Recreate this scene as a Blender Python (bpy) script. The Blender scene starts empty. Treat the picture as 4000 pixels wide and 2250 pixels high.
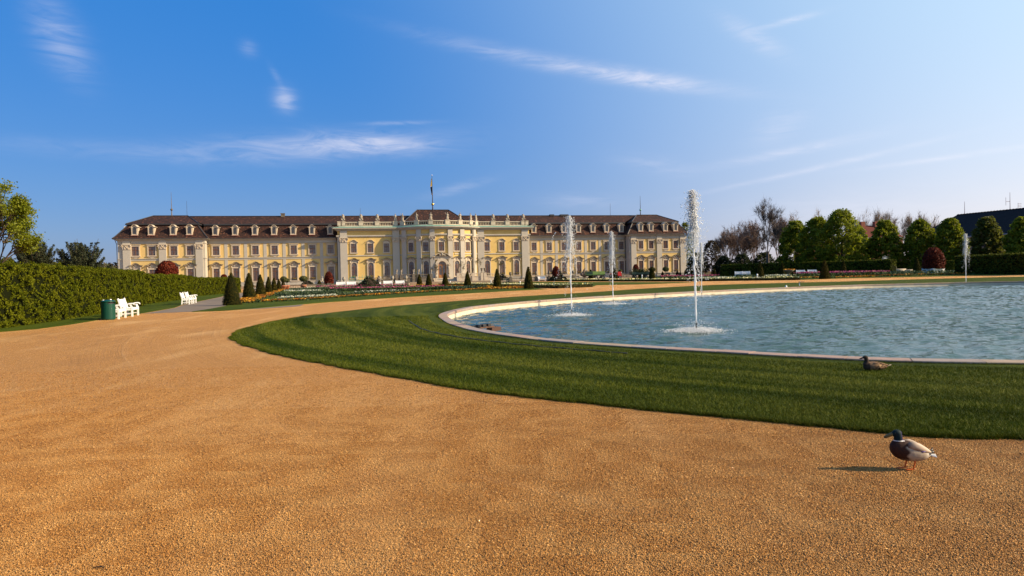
import bpy, bmesh, math, random
import numpy as np
from mathutils import Vector, Matrix, Euler
R=math.radians
random.seed(7); rng=np.random.default_rng(7)
scene=bpy.context.scene
COL=scene.collection

# ------------------------------------------------------------- camera, world, sun, exposure
F=2667.; RHO=R(1.3); TH=math.atan(48*math.cos(RHO)/F); HC=1.7
r0=Vector((1,0,0)); cw=Vector((0,math.cos(TH),-math.sin(TH))); u0=Vector((0,math.sin(TH),math.cos(TH)))
cr=r0*math.cos(RHO)-u0*math.sin(RHO); cu=r0*math.sin(RHO)+u0*math.cos(RHO)
cam_data=bpy.data.cameras.new('camera'); cam=bpy.data.objects.new('camera',cam_data); COL.objects.link(cam)
cam_data.lens=24.003; cam_data.sensor_width=36.0; cam_data.clip_start=0.1; cam_data.clip_end=6000
cam.matrix_world=Matrix(((cr.x,cu.x,-cw.x,0),(cr.y,cu.y,-cw.y,0),(cr.z,cu.z,-cw.z,HC),(0,0,0,1)))
scene.camera=cam
SUN_EL=28.0; SUN_AZ=98.0
world=bpy.data.worlds.new("World"); scene.world=world; world.use_nodes=True
sun_d=bpy.data.lights.new('sun','SUN'); sun_d.energy=5.0; sun_d.angle=R(0.53); sun_d.color=(1.0,0.79,0.52)
sun=bpy.data.objects.new('sun',sun_d); COL.objects.link(sun); sun.location=(60,-10,60)
sdir=Vector((math.cos(R(SUN_EL))*math.sin(R(SUN_AZ)),math.cos(R(SUN_EL))*math.cos(R(SUN_AZ)),math.sin(R(SUN_EL))))
sun.rotation_euler=sdir.to_track_quat('Z','Y').to_euler()
vs=scene.view_settings; vs.view_transform='Standard'; vs.look='None'; vs.exposure=0.80; vs.gamma=1.0; vs.use_curve_mapping=False
scene.cycles.max_bounces=6; scene.cycles.diffuse_bounces=2; scene.cycles.glossy_bounces=3; scene.cycles.transmission_bounces=4; scene.cycles.transparent_max_bounces=8

class NT:
    """tiny node-tree writer"""
    def __init__(s,tree): s.t=tree; s.n=tree.nodes; s.l=tree.links
    def add(s,typ,ins=None,**kw):
        nd=s.n.new(typ)
        for k,v in kw.items(): setattr(nd,k,v)
        for k,v in (ins or {}).items():
            sock=nd.inputs[k]
            if isinstance(v,bpy.types.NodeSocket): s.l.new(v,sock)
            else: sock.default_value=v
        return nd
    def m(s,op,a,b=0.0,c=None,clamp=False):
        ins={0:a,1:b}
        if c is not None: ins[2]=c
        nd=s.add('ShaderNodeMath',ins,operation=op); nd.use_clamp=clamp
        return nd.outputs[0]
    def ramp(s,fac,stops):
        nd=s.add('ShaderNodeValToRGB',{0:fac}); e=nd.color_ramp.elements
        while len(e)<len(stops): e.new(0.5)
        for el,(p,c) in zip(e,stops): el.position=p; el.color=(*c,1) if len(c)==3 else c
        return nd.outputs[0]
    def mix(s,f,a,b,mode='MIX'):
        nd=s.add('ShaderNodeMix',data_type='RGBA',blend_type=mode)
        for i,v in ((0,f),(6,a),(7,b)):
            if isinstance(v,bpy.types.NodeSocket): s.l.new(v,nd.inputs[i])
            else: nd.inputs[i].default_value=v if i==0 else (*v,1)
        return nd.outputs[2]
    def noise(s,scale,detail=4,rough=.5,vec=None,dist=0.0):
        ins={'Scale':scale,'Detail':detail,'Roughness':rough,'Distortion':dist}
        if vec is not None: ins['Vector']=vec
        return s.add('ShaderNodeTexNoise',ins).outputs[0]

# sky: Nishita sky, a whitish veil towards the sun and the horizon, and thin cirrus
w=NT(world.node_tree); w.n.clear()
sky=w.add('ShaderNodeTexSky',sky_type='NISHITA',sun_disc=False,sun_elevation=R(SUN_EL),sun_rotation=R(SUN_AZ),altitude=300,air_density=1.0,dust_density=1.2,ozone_density=2.5)
tc=w.add('ShaderNodeTexCoord'); sp=w.add('ShaderNodeSeparateXYZ',{0:tc.outputs['Generated']})
dx,dy,dz=sp.outputs[0],sp.outputs[1],sp.outputs[2]
az=w.m('MULTIPLY',w.m('ARCTAN2',dx,dy),57.2958); el=w.m('MULTIPLY',w.m('ARCSINE',dz),57.2958)
def gauss(a,b):   # exp(-(a^2+b^2))
    return w.m('EXPONENT',w.m('MULTIPLY',w.m('ADD',w.m('MULTIPLY',a,a),w.m('MULTIPLY',b,b)),-1.0))
mask=None
streak_v=w.add('ShaderNodeCombineXYZ',{0:w.m('MULTIPLY',az,0.22),1:w.m('MULTIPLY',el,1.1),2:0.0}).outputs[0]
nz=w.noise(1.0,6,.62,streak_v,1.2)
nzc=w.m('MULTIPLY',w.m('SUBTRACT',nz,0.24),2.0,clamp=True)
for a0,e0,la,wa,tilt,s in [(-33.0,16.8,2.4,1.0,-64,.34),(-20.6,17.6,.6,.4,-20,.22),(-18.0,14.1,.8,.6,-60,.60),(-18.5,15.6,.9,.2,-60,.15),(-15.5,10.6,8.0,.75,4,.55),(-10,10.9,4.2,.55,-4,.40),(-9.0,12.6,2.5,.12,2,.28),(5.0,16.8,9.5,.45,-12,.42),(12.0,15.3,4.8,.45,-12,.42),(19.8,17.7,2.4,.5,-34,.28),(22.5,18.5,2.0,.18,6,.26),(21.5,10.9,1.8,.8,20,.20),(22,9.0,5.5,.28,7,.26),(24,7.6,7,.16,9,.30),(33,7.6,5,.14,3,.25),(12,8.8,3,.5,-12,.16),(-4.5,7.3,2.6,.3,14,.26),(6,6.0,3,.5,-4,.22),(26,4,8,1.2,0,.2),(-30,9.6,9,.5,0,.12)]:
    c_,s_=math.cos(R(tilt)),math.sin(R(tilt))
    da=w.m('SUBTRACT',az,a0); de=w.m('SUBTRACT',el,e0)
    u_=w.m('DIVIDE',w.m('ADD',w.m('MULTIPLY',da,c_),w.m('MULTIPLY',de,s_)),la)
    v_=w.m('DIVIDE',w.m('SUBTRACT',w.m('MULTIPLY',de,c_),w.m('MULTIPLY',da,s_)),wa*1.25)
    g_=w.m('MULTIPLY',gauss(u_,v_),s)
    mask=g_ if mask is None else w.m('ADD',mask,g_)
mask=w.m('MULTIPLY',w.m('MULTIPLY',mask,nzc),1.75,clamp=True)
# angle from the sun
sd=w.add('ShaderNodeVectorMath',{0:tc.outputs['Generated'],1:tuple(sdir)},operation='DOT_PRODUCT').outputs['Value']
near=w.add('ShaderNodeMapRange',{0:sd,1:-0.22,2:0.80,3:0.0,4:1.0},interpolation_type='SMOOTHSTEP').outputs[0]
low=w.m('EXPONENT',w.m('MULTIPLY',w.m('ABSOLUTE',el),-0.10))
hor=w.m('EXPONENT',w.m('MULTIPLY',w.m('ABSOLUTE',el),-0.26))
hi_c=w.mix(near,(0.10,1.70,5.5),(5.4,7.6,9.0))
lo_c=w.mix(near,(1.5,3.1,5.3),(10.0,8.9,8.3))
veil=w.mix(low,hi_c,lo_c)
veil=w.mix(hor,veil,w.mix(near,(2.7,2.45,3.3),(10.8,8.5,7.6)))
nis=w.mix(1.0,w.add('ShaderNodeHueSaturation',{'Saturation':1.1,'Value':1.0,'Color':sky.outputs[0]}).outputs[0],(0.55,0.85,1.15),'MULTIPLY')
up=w.m('MULTIPLY',w.m('SUBTRACT',el,22.0),0.03,clamp=True)
col=w.mix(w.m('SUBTRACT',0.80,w.m('MULTIPLY',up,0.35)),nis,veil)
col=w.mix(mask,col,w.mix(near,(4.2,4.8,6.6),(8.8,8.5,8.8)))
bg=w.add('ShaderNodeBackground',{'Color':col,'Strength':0.075})
w.l.new(bg.outputs[0],w.add('ShaderNodeOutputWorld').inputs[0])

# ------------------------------------------------------------- picture ray -> place on the ground (survey of the photograph)
AL=math.atan(2667/11300.); DX,DY=math.cos(AL),math.sin(AL)
def ray(px,py): return cr*((px-2000)/F)+cu*((1125-py)/F)+cw
def hgt(x,y):
    return max(0.0,min(0.6,(x+0.6*y-92)*0.01))
def hit(px,py,dz=0.0):
    """where the ground seen at that pixel of the photograph lies"""
    d=ray(px,py); z=dz
    t=(z-HC)/d.z if d.z<-1e-5 else 400
    for _ in range(60):
        z=hgt(d.x*t,d.y*t)+dz
        t2=(z-HC)/d.z if d.z<-1e-5 else 400
        t=t+(t2-t)*0.45
    return Vector((d.x*t,d.y*t,hgt(d.x*t,d.y*t)+dz))
def zat(px,py,Y):
    d=ray(px,py); return HC+d.z*Y/d.y
def xat(px,py,Y):
    d=ray(px,py); return d.x*Y/d.y

# ------------------------------------------------------------- materials
MATS={}
def mat(name,base,rough=.8,spec=.3,metal=0.0,bump=None,var=None,island=None,noise=3.0,sub=0,trans=0):
    """base colour; var=(colour2, scale, amount) mottling; island=(colour2,...) a colour per leaf; bump=(scale, strength, distance)"""
    if name in MATS: return MATS[name]
    m=bpy.data.materials.new(name); m.use_nodes=True; t=NT(m.node_tree); b=t.n['Principled BSDF']
    b.inputs['Roughness'].default_value=rough; b.inputs['Specular IOR Level'].default_value=spec; b.inputs['Metallic'].default_value=metal
    tcn=t.add('ShaderNodeTexCoord'); vec=tcn.outputs['Object']
    c=t.add('ShaderNodeRGB').outputs[0]; c.default_value=(*base,1)
    if var:
        f=t.noise(var[1],6,.6,vec); f=t.m('MULTIPLY',t.m('SUBTRACT',f,0.35),3.0*var[2],clamp=True); c=t.mix(f,c,var[0])
    if island:
        g=t.add('ShaderNodeNewGeometry').outputs['Random Per Island']
        stops=[(i/max(1,len(island)-1),col) for i,col in enumerate(island)]
        ic=t.ramp(g,stops); big=t.noise(noise,3,.5,vec); big=t.m('MULTIPLY',t.m('SUBTRACT',big,0.4),3.5,clamp=True)
        c=t.mix(t.m('MULTIPLY',big,0.45),ic,island[-1])
    t.l.new(c,b.inputs['Base Color'])
    if bump:
        f=t.noise(bump[0],5,.6,vec); bn=t.add('ShaderNodeBump',{'Height':f,'Strength':bump[1],'Distance':bump[2]}); t.l.new(bn.outputs[0],b.inputs['Normal'])
    if trans:
        tr=t.add('ShaderNodeBsdfTranslucent',{'Color':c}); mx=t.add('ShaderNodeMixShader',{0:trans,1:b.outputs[0],2:tr.outputs[0]})
        t.l.new(mx.outputs[0],t.n['Material Output'].inputs[0])
    MATS[name]=m; return m
M_yel=mat('yellow_stucco',(.66,.465,.17),.9,.15,var=((.52,.345,.11),.35,.6),bump=(4,.15,.02))
M_yel2=mat('pale_yellow_stucco',(.66,.46,.18),.9,.15,var=((.52,.355,.135),.35,.6),bump=(4,.15,.02))
M_stone=mat('grey_white_stucco',(.44,.40,.335),.9,.15,var=((.35,.315,.265),.5,.6),bump=(5,.15,.02))
M_trim=mat('carved_sandstone',(.55,.46,.35),.85,.2,var=((.34,.28,.21),2.5,.6),bump=(9,.5,.05))
M_darkstone=mat('weathered_shaded_stone',(.20,.165,.125),.9,.2,var=((.07,.06,.05),1.4,.9),bump=(8,.5,.05))
M_statue=mat('statue_stone',(.42,.36,.28),.85,.2,var=((.12,.10,.08),3.0,.8),bump=(12,.5,.03))
M_glass=mat('window_glass',(.045,.045,.05),.12,.6,var=((.11,.105,.11),2.2,.8))
M_sash=mat('brown_window_wood',(.15,.062,.030),.6,.3)
M_door=mat('oak_door',(.36,.16,.055),.5,.4,var=((.22,.09,.03),3,.6))
M_lead=mat('roof_lead',(.03,.03,.034),.55,.4)
M_copper=mat('green_copper',(.22,.44,.34),.7,.3,var=((.12,.26,.20),1.5,.6))
M_white=mat('white_paint',(.82,.80,.78),.45,.4)
M_bluewhite=mat('old_white_paint',(.70,.72,.74),.55,.4)
M_black=mat('dark_iron',(.025,.025,.028),.5,.4)
M_gold=mat('gilded_metal',(.75,.48,.12),.3,.5,metal=.9)
M_terra=mat('terracotta',(.33,.13,.075),.8,.2)
M_bark=mat('tree_bark',(.10,.075,.055),.95,.1,var=((.05,.04,.03),4,.7))
M_twig=mat('bare_twigs',(.15,.105,.08),.95,.1)
M_soil=mat('dark_soil',(.035,.025,.018),.95,.1,bump=(6,.6,.1))

def roof_mat():
    m=bpy.data.materials.new('clay_roof_tiles'); m.use_nodes=True; t=NT(m.node_tree); b=t.n['Principled BSDF']
    v=t.add('ShaderNodeTexCoord').outputs['Object']
    s=t.add('ShaderNodeSeparateXYZ',{0:v})
    row=t.m('FLOOR',t.m('MULTIPLY',s.outputs[2],5.0)); colx=t.m('FLOOR',t.m('MULTIPLY',t.m('ADD',s.outputs[0],t.m('MULTIPLY',row,.37)),4.0))
    wn=t.add('ShaderNodeTexWhiteNoise',{0:t.add('ShaderNodeCombineXYZ',{0:colx,1:row,2:t.m('FLOOR',t.m('MULTIPLY',s.outputs[1],2.0))}).outputs[0]}).outputs[0]
    c=t.ramp(wn,[(0,(.020,.011,.009)),(.5,(.038,.017,.013)),(.82,(.050,.021,.015)),(.95,(.10,.038,.022)),(1,(.17,.08,.05))])
    n=t.noise(.5,5,.6,v); c=t.mix(t.m('MULTIPLY',t.m('SUBTRACT',n,.4),2.2,clamp=True),c,(.020,.014,.012))
    t.l.new(c,b.inputs['Base Color']); b.inputs['Roughness'].default_value=.85; b.inputs['Specular IOR Level'].default_value=.2
    fr=t.m('FRACT',t.m('MULTIPLY',s.outputs[2],5.0)); bn=t.add('ShaderNodeBump',{'Height':t.m('ADD',fr,wn),'Strength':.5,'Distance':.04}); t.l.new(bn.outputs[0],b.inputs['Normal'])
    return m
M_roof=roof_mat()
def slate_mat():
    return mat('slate_roof',(.009,.010,.014),.85,.1,var=((.018,.02,.025),1.2,.6),bump=(6,.4,.05))

# ------------------------------------------------------------- mesh builder
class MB:
    def __init__(s): s.v=[]; s.f=[]
    def add(s,vs,fs,M=None):
        o=len(s.v)
        s.v+= [tuple(M@Vector(p)) for p in vs] if M is not None else [tuple(p) for p in vs]
        s.f+=[tuple(i+o for i in f) for f in fs]
    def box(s,x0,x1,y0,y1,z0,z1,M=None,taper=0.0):
        t=taper
        s.add([(x0,y0,z0),(x1,y0,z0),(x1,y1,z0),(x0,y1,z0),(x0+t,y0+t,z1),(x1-t,y0+t,z1),(x1-t,y1-t,z1),(x0+t,y1-t,z1)],
              [(0,3,2,1),(4,5,6,7),(0,1,5,4),(1,2,6,5),(2,3,7,6),(3,0,4,7)],M)
    def tube(s,pts,rad,n=8,cap=True,M=None):
        pts=[Vector(p) for p in pts]; rad=rad if hasattr(rad,'__len__') else [rad]*len(pts)
        vs=[];fs=[]
        for i,p in enumerate(pts):
            d=(pts[min(i+1,len(pts)-1)]-pts[max(i-1,0)]).normalized()
            a=Vector((0,0,1)) if abs(d.z)<.9 else Vector((1,0,0))
            u=d.cross(a).normalized(); v=d.cross(u)
            for k in range(n):
                q=2*math.pi*k/n; vs.append(p+(u*math.cos(q)+v*math.sin(q))*rad[i])
        for i in range(len(pts)-1):
            for k in range(n):
                k2=(k+1)%n; fs.append((i*n+k,i*n+k2,(i+1)*n+k2,(i+1)*n+k))
        if cap: fs.append(tuple(range(n))[::-1]); fs.append(tuple((len(pts)-1)*n+k for k in range(n)))
        s.add(vs,fs,M)
    def lathe(s,prof,n=16,M=None,sx=1,sy=1,rot=0):
        vs=[];fs=[]
        for r,z in prof:
            for k in range(n):
                q=2*math.pi*k/n+rot; vs.append((r*math.cos(q)*sx,r*math.sin(q)*sy,z))
        m=len(prof)
        for i in range(m-1):
            for k in range(n):
                k2=(k+1)%n; fs.append((i*n+k,i*n+k2,(i+1)*n+k2,(i+1)*n+k))
        fs.append(tuple(range(n))[::-1]); fs.append(tuple((m-1)*n+k for k in range(n)))
        s.add(vs,fs,M)
    def ball(s,c,r,n=10,m=7,sc=(1,1,1),M=None):
        T=Matrix.Translation(c)@Matrix.Diagonal((*sc,1))
        if M is not None: T=M@T
        s.lathe([(max(.001,r*math.sin(math.pi*i/m)),-r*math.cos(math.pi*i/m)) for i in range(m+1)],n,T)
    def prism(s,poly,y0,y1,M=None):   # polygon in x-z, extruded along y
        n=len(poly); vs=[(x,y0,z) for x,z in poly]+[(x,y1,z) for x,z in poly]
        s.add(vs,[tuple(range(n)),tuple(range(2*n-1,n-1,-1))]+[((i+1)%n,i,n+i,n+(i+1)%n) for i in range(n)],M)
    def band(s,path,o0,o1,z0,z1,zo=None):
        """a course of rectangular section that follows a plan path (outward = right-hand side of travel is -y for +x travel)"""
        P=[Vector((p[0],p[1])) for p in path]; N=[]
        for i in range(len(P)):
            ds=[]
            if i>0: ds.append((P[i]-P[i-1]).normalized())
            if i<len(P)-1: ds.append((P[i+1]-P[i]).normalized())
            ns=[Vector((d.y,-d.x)) for d in ds]; n=sum(ns,Vector((0,0)))
            n.normalize(); N.append(n/max(.3,n.dot(ns[0])))
        vs=[];fs=[]
        for p,n in zip(P,N):
            a=p+n*o0; b=p+n*o1
            vs+=[(a.x,a.y,z0),(b.x,b.y,z0),(b.x,b.y,z1 if zo is None else zo),(a.x,a.y,z1)]
        for i in range(len(P)-1):
            k=4*i
            for j in range(4): fs.append((k+j,k+4+j,k+4+(j+1)%4,k+(j+1)%4))
        fs.append((0,1,2,3)); k=4*(len(P)-1); fs.append((k+3,k+2,k+1,k))
        s.add(vs,fs)
    def mesh(s,name,m,smooth=False):
        me=bpy.data.meshes.new(name); me.from_pydata(s.v,[],s.f)
        for mm in (m if isinstance(m,(list,tuple)) else [m]): me.materials.append(mm)
        bm=bmesh.new(); bm.from_mesh(me); bmesh.ops.recalc_face_normals(bm,faces=bm.faces); bm.to_mesh(me); bm.free()
        if smooth: me.shade_smooth()
        return me
def np_mesh(name,V,Fc,m,smooth=False):
    V=np.asarray(V,dtype=np.float32); Fc=np.asarray(Fc,dtype=np.int32); k=Fc.shape[1]
    me=bpy.data.meshes.new(name); me.vertices.add(len(V)); me.vertices.foreach_set('co',V.ravel())
    me.loops.add(Fc.size); me.loops.foreach_set('vertex_index',Fc.ravel())
    me.polygons.add(len(Fc)); me.polygons.foreach_set('loop_start',np.arange(0,Fc.size,k,dtype=np.int32)); me.polygons.foreach_set('loop_total',np.full(len(Fc),k,dtype=np.int32))
    me.materials.append(m); me.update(calc_edges=True)
    if smooth: me.shade_smooth()
    return me
def link(name,me,parent=None,loc=None,rz=None,kind=None):
    o=bpy.data.objects.new(name,me); COL.objects.link(o)
    if parent is not None: o.parent=parent
    if loc is not None: o.location=loc
    if rz is not None: o.rotation_euler=(0,0,rz)
    if kind: o['kind']=kind
    return o
def obj(name,mb,m,parent=None,loc=None,rz=None,smooth=False,kind=None):
    return link(name,mb.mesh(name,m,smooth),parent,loc,rz,kind)
def tag(o,label,cat,group=None):
    o['label']=label; o['category']=cat
    if group: o['group']=group
    return o
def thing(name,label,cat,loc=(0,0,0),rz=0,group=None):
    o=bpy.data.objects.new(name,None); COL.objects.link(o); o.location=loc; o.rotation_euler=(0,0,rz); o.empty_display_size=.2
    return tag(o,label,cat,group)
def copy_tree(o,loc=None,rz=None,label=None,group=None,scale=None,parent=None):
    c=o.copy(); COL.objects.link(c); c.parent=parent
    if loc is not None: c.location=loc
    if rz is not None: c.rotation_euler=(0,0,rz)
    if scale is not None: c.scale=(scale,)*3 if not hasattr(scale,'__len__') else scale
    if label: c['label']=label
    if group: c['group']=group
    for ch in o.children: copy_tree(ch,parent=c)
    return c
def fuse(mb,voxel,m,name,smooth_it=6):
    """one continuous skin round overlapping shapes"""
    me=mb.mesh(name+'_tmp',m); o=bpy.data.objects.new(name+'_tmp',me); COL.objects.link(o)
    md=o.modifiers.new('r','REMESH'); md.mode='VOXEL'; md.voxel_size=voxel
    ms=o.modifiers.new('s','SMOOTH'); ms.iterations=smooth_it; ms.factor=.5
    dg=bpy.context.evaluated_depsgraph_get(); out=bpy.data.meshes.new_from_object(o.evaluated_get(dg)); out.name=name
    bpy.data.objects.remove(o); bpy.data.meshes.remove(me); out.shade_smooth()
    if not out.materials:
        out.materials.append(m)
    return out
def in_poly(P,poly):
    x,y=P[:,0],P[:,1]; ins=np.zeros(len(P),bool); n=len(poly); j=n-1
    for i in range(n):
        xi,yi=poly[i]; xj,yj=poly[j]
        c=((yi>y)!=(yj>y))&(x<(xj-xi)*(y-yi)/((yj-yi) or 1e-9)+xi); ins^=c; j=i
    return ins
def smooth_line(P,k=6,closed=False):
    """Catmull-Rom through plan points"""
    P=[Vector((p[0],p[1])) for p in P]; out=[]; n=len(P)
    for i in range(n if closed else n-1):
        p0=P[(i-1)%n] if closed or i>0 else P[i]; p1=P[i]; p2=P[(i+1)%n]; p3=P[(i+2)%n] if closed or i<n-2 else P[(i+1)%n]
        for j in range(k):
            t=j/k; out.append(tuple(.5*((2*p1)+(p2-p0)*t+(2*p0-5*p1+4*p2-p3)*t*t+(3*p1-p0-3*p2+p3)*t**3)))
    if not closed: out.append(tuple(P[-1]))
    return out
def hgt_np(X,Y): return np.clip((X+.6*Y-92)*.01,0,.6)
def sheet(name,poly,dz,m,hole=None,thick=0.0,kind='structure'):
    """a flat sheet that follows the rise of the garden; cut where the slope starts and ends"""
    bm=bmesh.new()
    if hole is None:
        bm.faces.new([bm.verts.new((x,y,0)) for x,y in poly])
    else:
        a=[bm.verts.new((x,y,0)) for x,y in poly]; b=[bm.verts.new((x,y,0)) for x,y in hole]
        ea=[bm.edges.new((a[i],a[(i+1)%len(a)])) for i in range(len(a))]; eb=[bm.edges.new((b[i],b[(i+1)%len(b)])) for i in range(len(b))]
        bmesh.ops.triangle_fill(bm,edges=ea+eb,use_beauty=True)
    bmesh.ops.triangulate(bm,faces=bm.faces[:])
    for s_ in (92,152):
        bmesh.ops.bisect_plane(bm,geom=bm.verts[:]+bm.edges[:]+bm.faces[:],plane_co=(s_,0,0),plane_no=Vector((1,.6,0)).normalized())
    for v in bm.verts: v.co.z=hgt(v.co.x,v.co.y)+dz
    for f in bm.faces:
        if f.normal.z<0: f.normal_flip()
    bmesh.ops.recalc_face_normals(bm,faces=bm.faces[:])
    if sum(f.normal.z for f in bm.faces)<0: bmesh.ops.reverse_faces(bm,faces=bm.faces[:])
    if thick:
        for e in [e for e in bm.edges if len(e.link_faces)==1]:
            v1,v2=e.verts; a=bm.verts.new(v1.co-Vector((0,0,thick))); b=bm.verts.new(v2.co-Vector((0,0,thick))); bm.faces.new((v1,v2,b,a))
    me=bpy.data.meshes.new(name); bm.to_mesh(me); bm.free(); me.materials.append(m)
    return link(name,me,kind=kind)
# ============================================================= THE GROUND
def ring(t,v,da=1.7,dr=2.0):
    q=t.add('ShaderNodeSeparateXYZ',{0:v}); x=t.m('SUBTRACT',q.outputs[0],27.5); y=t.m('SUBTRACT',q.outputs[1],39.0)
    r=t.m('SQRT',t.m('ADD',t.m('MULTIPLY',x,x),t.m('MULTIPLY',y,y))); a=t.m('ARCTAN2',y,x)
    return t.add('ShaderNodeCombineXYZ',{0:t.m('MULTIPLY',r,dr),1:t.m('MULTIPLY',a,da),2:0.0}).outputs[0]
def lawn_mat(name,cols,far=False):
    m=bpy.data.materials.new(name); m.use_nodes=True; t=NT(m.node_tree); b=t.n['Principled BSDF']
    v=t.add('ShaderNodeTexCoord').outputs['Object']
    st=t.add('ShaderNodeMapping',{'Vector':v,'Scale':(.05,.75,1),'Rotation':(0,0,R(-4))}).outputs[0]
    n1=t.noise(1.0,3,.5,ring(t,v,2.2,1.5),.5); n2=t.noise(7,6,.75,v); n3=t.noise(.22,3,.5,v); n4=t.noise(90,3,.7,v)
    f=t.m('ADD',t.m('MULTIPLY',n1,.75),t.m('ADD',t.m('MULTIPLY',n2,.22),t.m('MULTIPLY',n3,.15)))
    c=t.ramp(f,[(.40,cols[0]),(.55,cols[1]),(.70,cols[2])])
    c=t.mix(t.m('MULTIPLY',t.m('SUBTRACT',n4,.5),1.6,clamp=True),c,(.10,.12,.02))
    t.l.new(c,b.inputs['Base Color']); b.inputs['Roughness'].default_value=.8; b.inputs['Specular IOR Level'].default_value=.05
    bn=t.add('ShaderNodeBump',{'Height':t.m('ADD',t.noise(45,4,.7,v),t.m('MULTIPLY',n2,1.0)),'Strength':.9,'Distance':.05}); t.l.new(bn.outputs[0],b.inputs['Normal'])
    return m
M_lawn=lawn_mat('mown_lawn',[(.019,.033,.002),(.044,.062,.004),(.085,.098,.010)])
M_lawn2=lawn_mat('bright_lawn',[(.026,.042,.003),(.048,.070,.004),(.080,.100,.009)])
def gravel_mat():
    m=bpy.data.materials.new('yellow_gravel'); m.use_nodes=True; t=NT(m.node_tree); b=t.n['Principled BSDF']
    v=t.add('ShaderNodeTexCoord').outputs['Object']
    vo=t.add('ShaderNodeTexVoronoi',{'Vector':v,'Scale':105.0,'Randomness':1.0}); vo2=t.add('ShaderNodeTexVoronoi',{'Vector':v,'Scale':36.0,'Randomness':1.0})
    r=t.add('ShaderNodeSeparateColor',{0:vo.outputs['Color']}).outputs[0]
    c=t.ramp(r,[(0,(.20,.080,.016)),(.25,(.44,.190,.034)),(.65,(.60,.275,.054)),(.9,(.72,.37,.095)),(1,(.82,.56,.27))])
    st=t.add('ShaderNodeMapping',{'Vector':v,'Scale':(.55,.16,1),'Rotation':(0,0,R(28))}).outputs[0]
    pat=t.noise(.9,5,.6,st,.3); c=t.mix(t.m('MULTIPLY',t.m('SUBTRACT',pat,.50),3.2,clamp=True),c,(.76,.45,.17))
    dk=t.noise(.55,6,.65,st,.8); c=t.mix(t.m('MULTIPLY',t.m('SUBTRACT',.46,dk),3.0,clamp=True),c,(.33,.150,.034))
    rg=ring(t,v,.9,2.6); tr=t.noise(1.0,6,.7,rg,.35); msk=t.m('MULTIPLY',t.m('SUBTRACT',t.noise(.16,3,.5,v),.42),5.0,clamp=True)
    trk=t.m('MULTIPLY',t.m('MULTIPLY',t.m('SUBTRACT',.45,tr),5.0,clamp=True),msk); c=t.mix(t.m('MULTIPLY',trk,.55),c,(.24,.105,.024))
    lgt=t.m('MULTIPLY',t.m('MULTIPLY',t.m('SUBTRACT',tr,.56),5.0,clamp=True),msk); c=t.mix(t.m('MULTIPLY',lgt,.25),c,(.80,.54,.27))
    t.l.new(c,b.inputs['Base Color']); b.inputs['Roughness'].default_value=.75; b.inputs['Specular IOR Level'].default_value=.3
    h=t.m('ADD',t.m('MULTIPLY',vo.outputs['Distance'],-1.0),t.m('MULTIPLY',vo2.outputs['Distance'],-1.2))
    h=t.m('ADD',h,t.m('MULTIPLY',t.noise(9,4,.6,v),1.2))
    h=t.m('ADD',h,t.m('MULTIPLY',t.noise(1.3,3,.5,st,.6),4.0)); h=t.m('ADD',h,t.m('MULTIPLY',t.m('MULTIPLY',tr,msk),5.0))
    bn=t.add('ShaderNodeBump',{'Height':h,'Strength':1.0,'Distance':.022}); t.l.new(bn.outputs[0],b.inputs['Normal'])
    return m
M_gravel=gravel_mat()
M_asph=mat('grey_asphalt',(.20,.155,.115),.85,.2,var=((.13,.10,.075),.8,.7),bump=(60,.5,.01))
rim_near=[(-3.2,29.42),(-2.82,26.93),(-2.15,23.73),(-1.08,20.48),(0.1,18.26),(1.06,16.76),(2.71,15.07),(4.11,13.88),(5.31,12.86),(6.4,12.09),(8.0,11.45),(10.5,10.9),(14,10.6),(20,11.2),(30,14.5),(42,21),(52,31),(58,43),(58,54),(54.5,61.5),(50,65)]
rim_far=[(44.3,67),(36.0,66.6),(31.5,65.4),(26.57,63.4),(22.0,61.2),(17.39,58.36),(13.27,55.34),(9.55,52.61),(6.07,49.6),(3.01,46.3),(.28,42.5),(-1.98,38.2),(-2.84,35.05),(-3.24,31.9)]
RIM=smooth_line(rim_near+rim_far,5,True)
lawn_o=[(60,82),(45,85.5),(28,84.5),(18.55,77.33),(12.8,70.5),(7.79,63.17),(.36,54.39),(-5.01,45.51),(-7.03,41.78),(-8.53,37.61),(-9.53,33.42),(-9.92,28.88),(-9.72,25.66),(-9.41,23.38),(-8.68,21.07),(-7.69,19.09),(-5.41,15.67),(-3.44,13.34),(-1.99,11.66),(-.56,10.13),(.57,9.19),(1.93,8.18),(3.07,7.47),(3.7,7.01),(4.33,6.71),(4.91,6.57),(7,6.2),(12,5.8),(20,6.2),(34,9.5),(48,17),(60,28),(69,42),(72,58),(68,74)]
LAWN0=smooth_line(lawn_o,5,True)
def rough_edge(path,amp,step=.16):
    out=[]; rr=random.Random(5); w_=0.0
    for i in range(len(path)):
        a=Vector(path[i]); b=Vector(path[(i+1)%len(path)]); L_=(b-a).length; k=max(1,int(L_/step)) if a.y<32 else 1
        d=(b-a).normalized(); nn=Vector((d.y,-d.x))
        for j in range(k):
            w_=w_*.6+rr.gauss(0,amp); p=a.lerp(b,j/k)+nn*w_; out.append((p.x,p.y))
    return out
LAWN=rough_edge(LAWN0,.014)
def offset(path,d):
    out=[]; n=len(path)
    for i in range(n):
        a=Vector(path[i-1]); b=Vector(path[(i+1)%n]); t_=(b-a).normalized(); out.append((path[i][0]+t_.y*d,path[i][1]-t_.x*d))
    return out
area=sum(RIM[i][0]*RIM[(i+1)%len(RIM)][1]-RIM[(i+1)%len(RIM)][0]*RIM[i][1] for i in range(len(RIM)))
sg=1 if area>0 else -1     # outward offset sign
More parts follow.
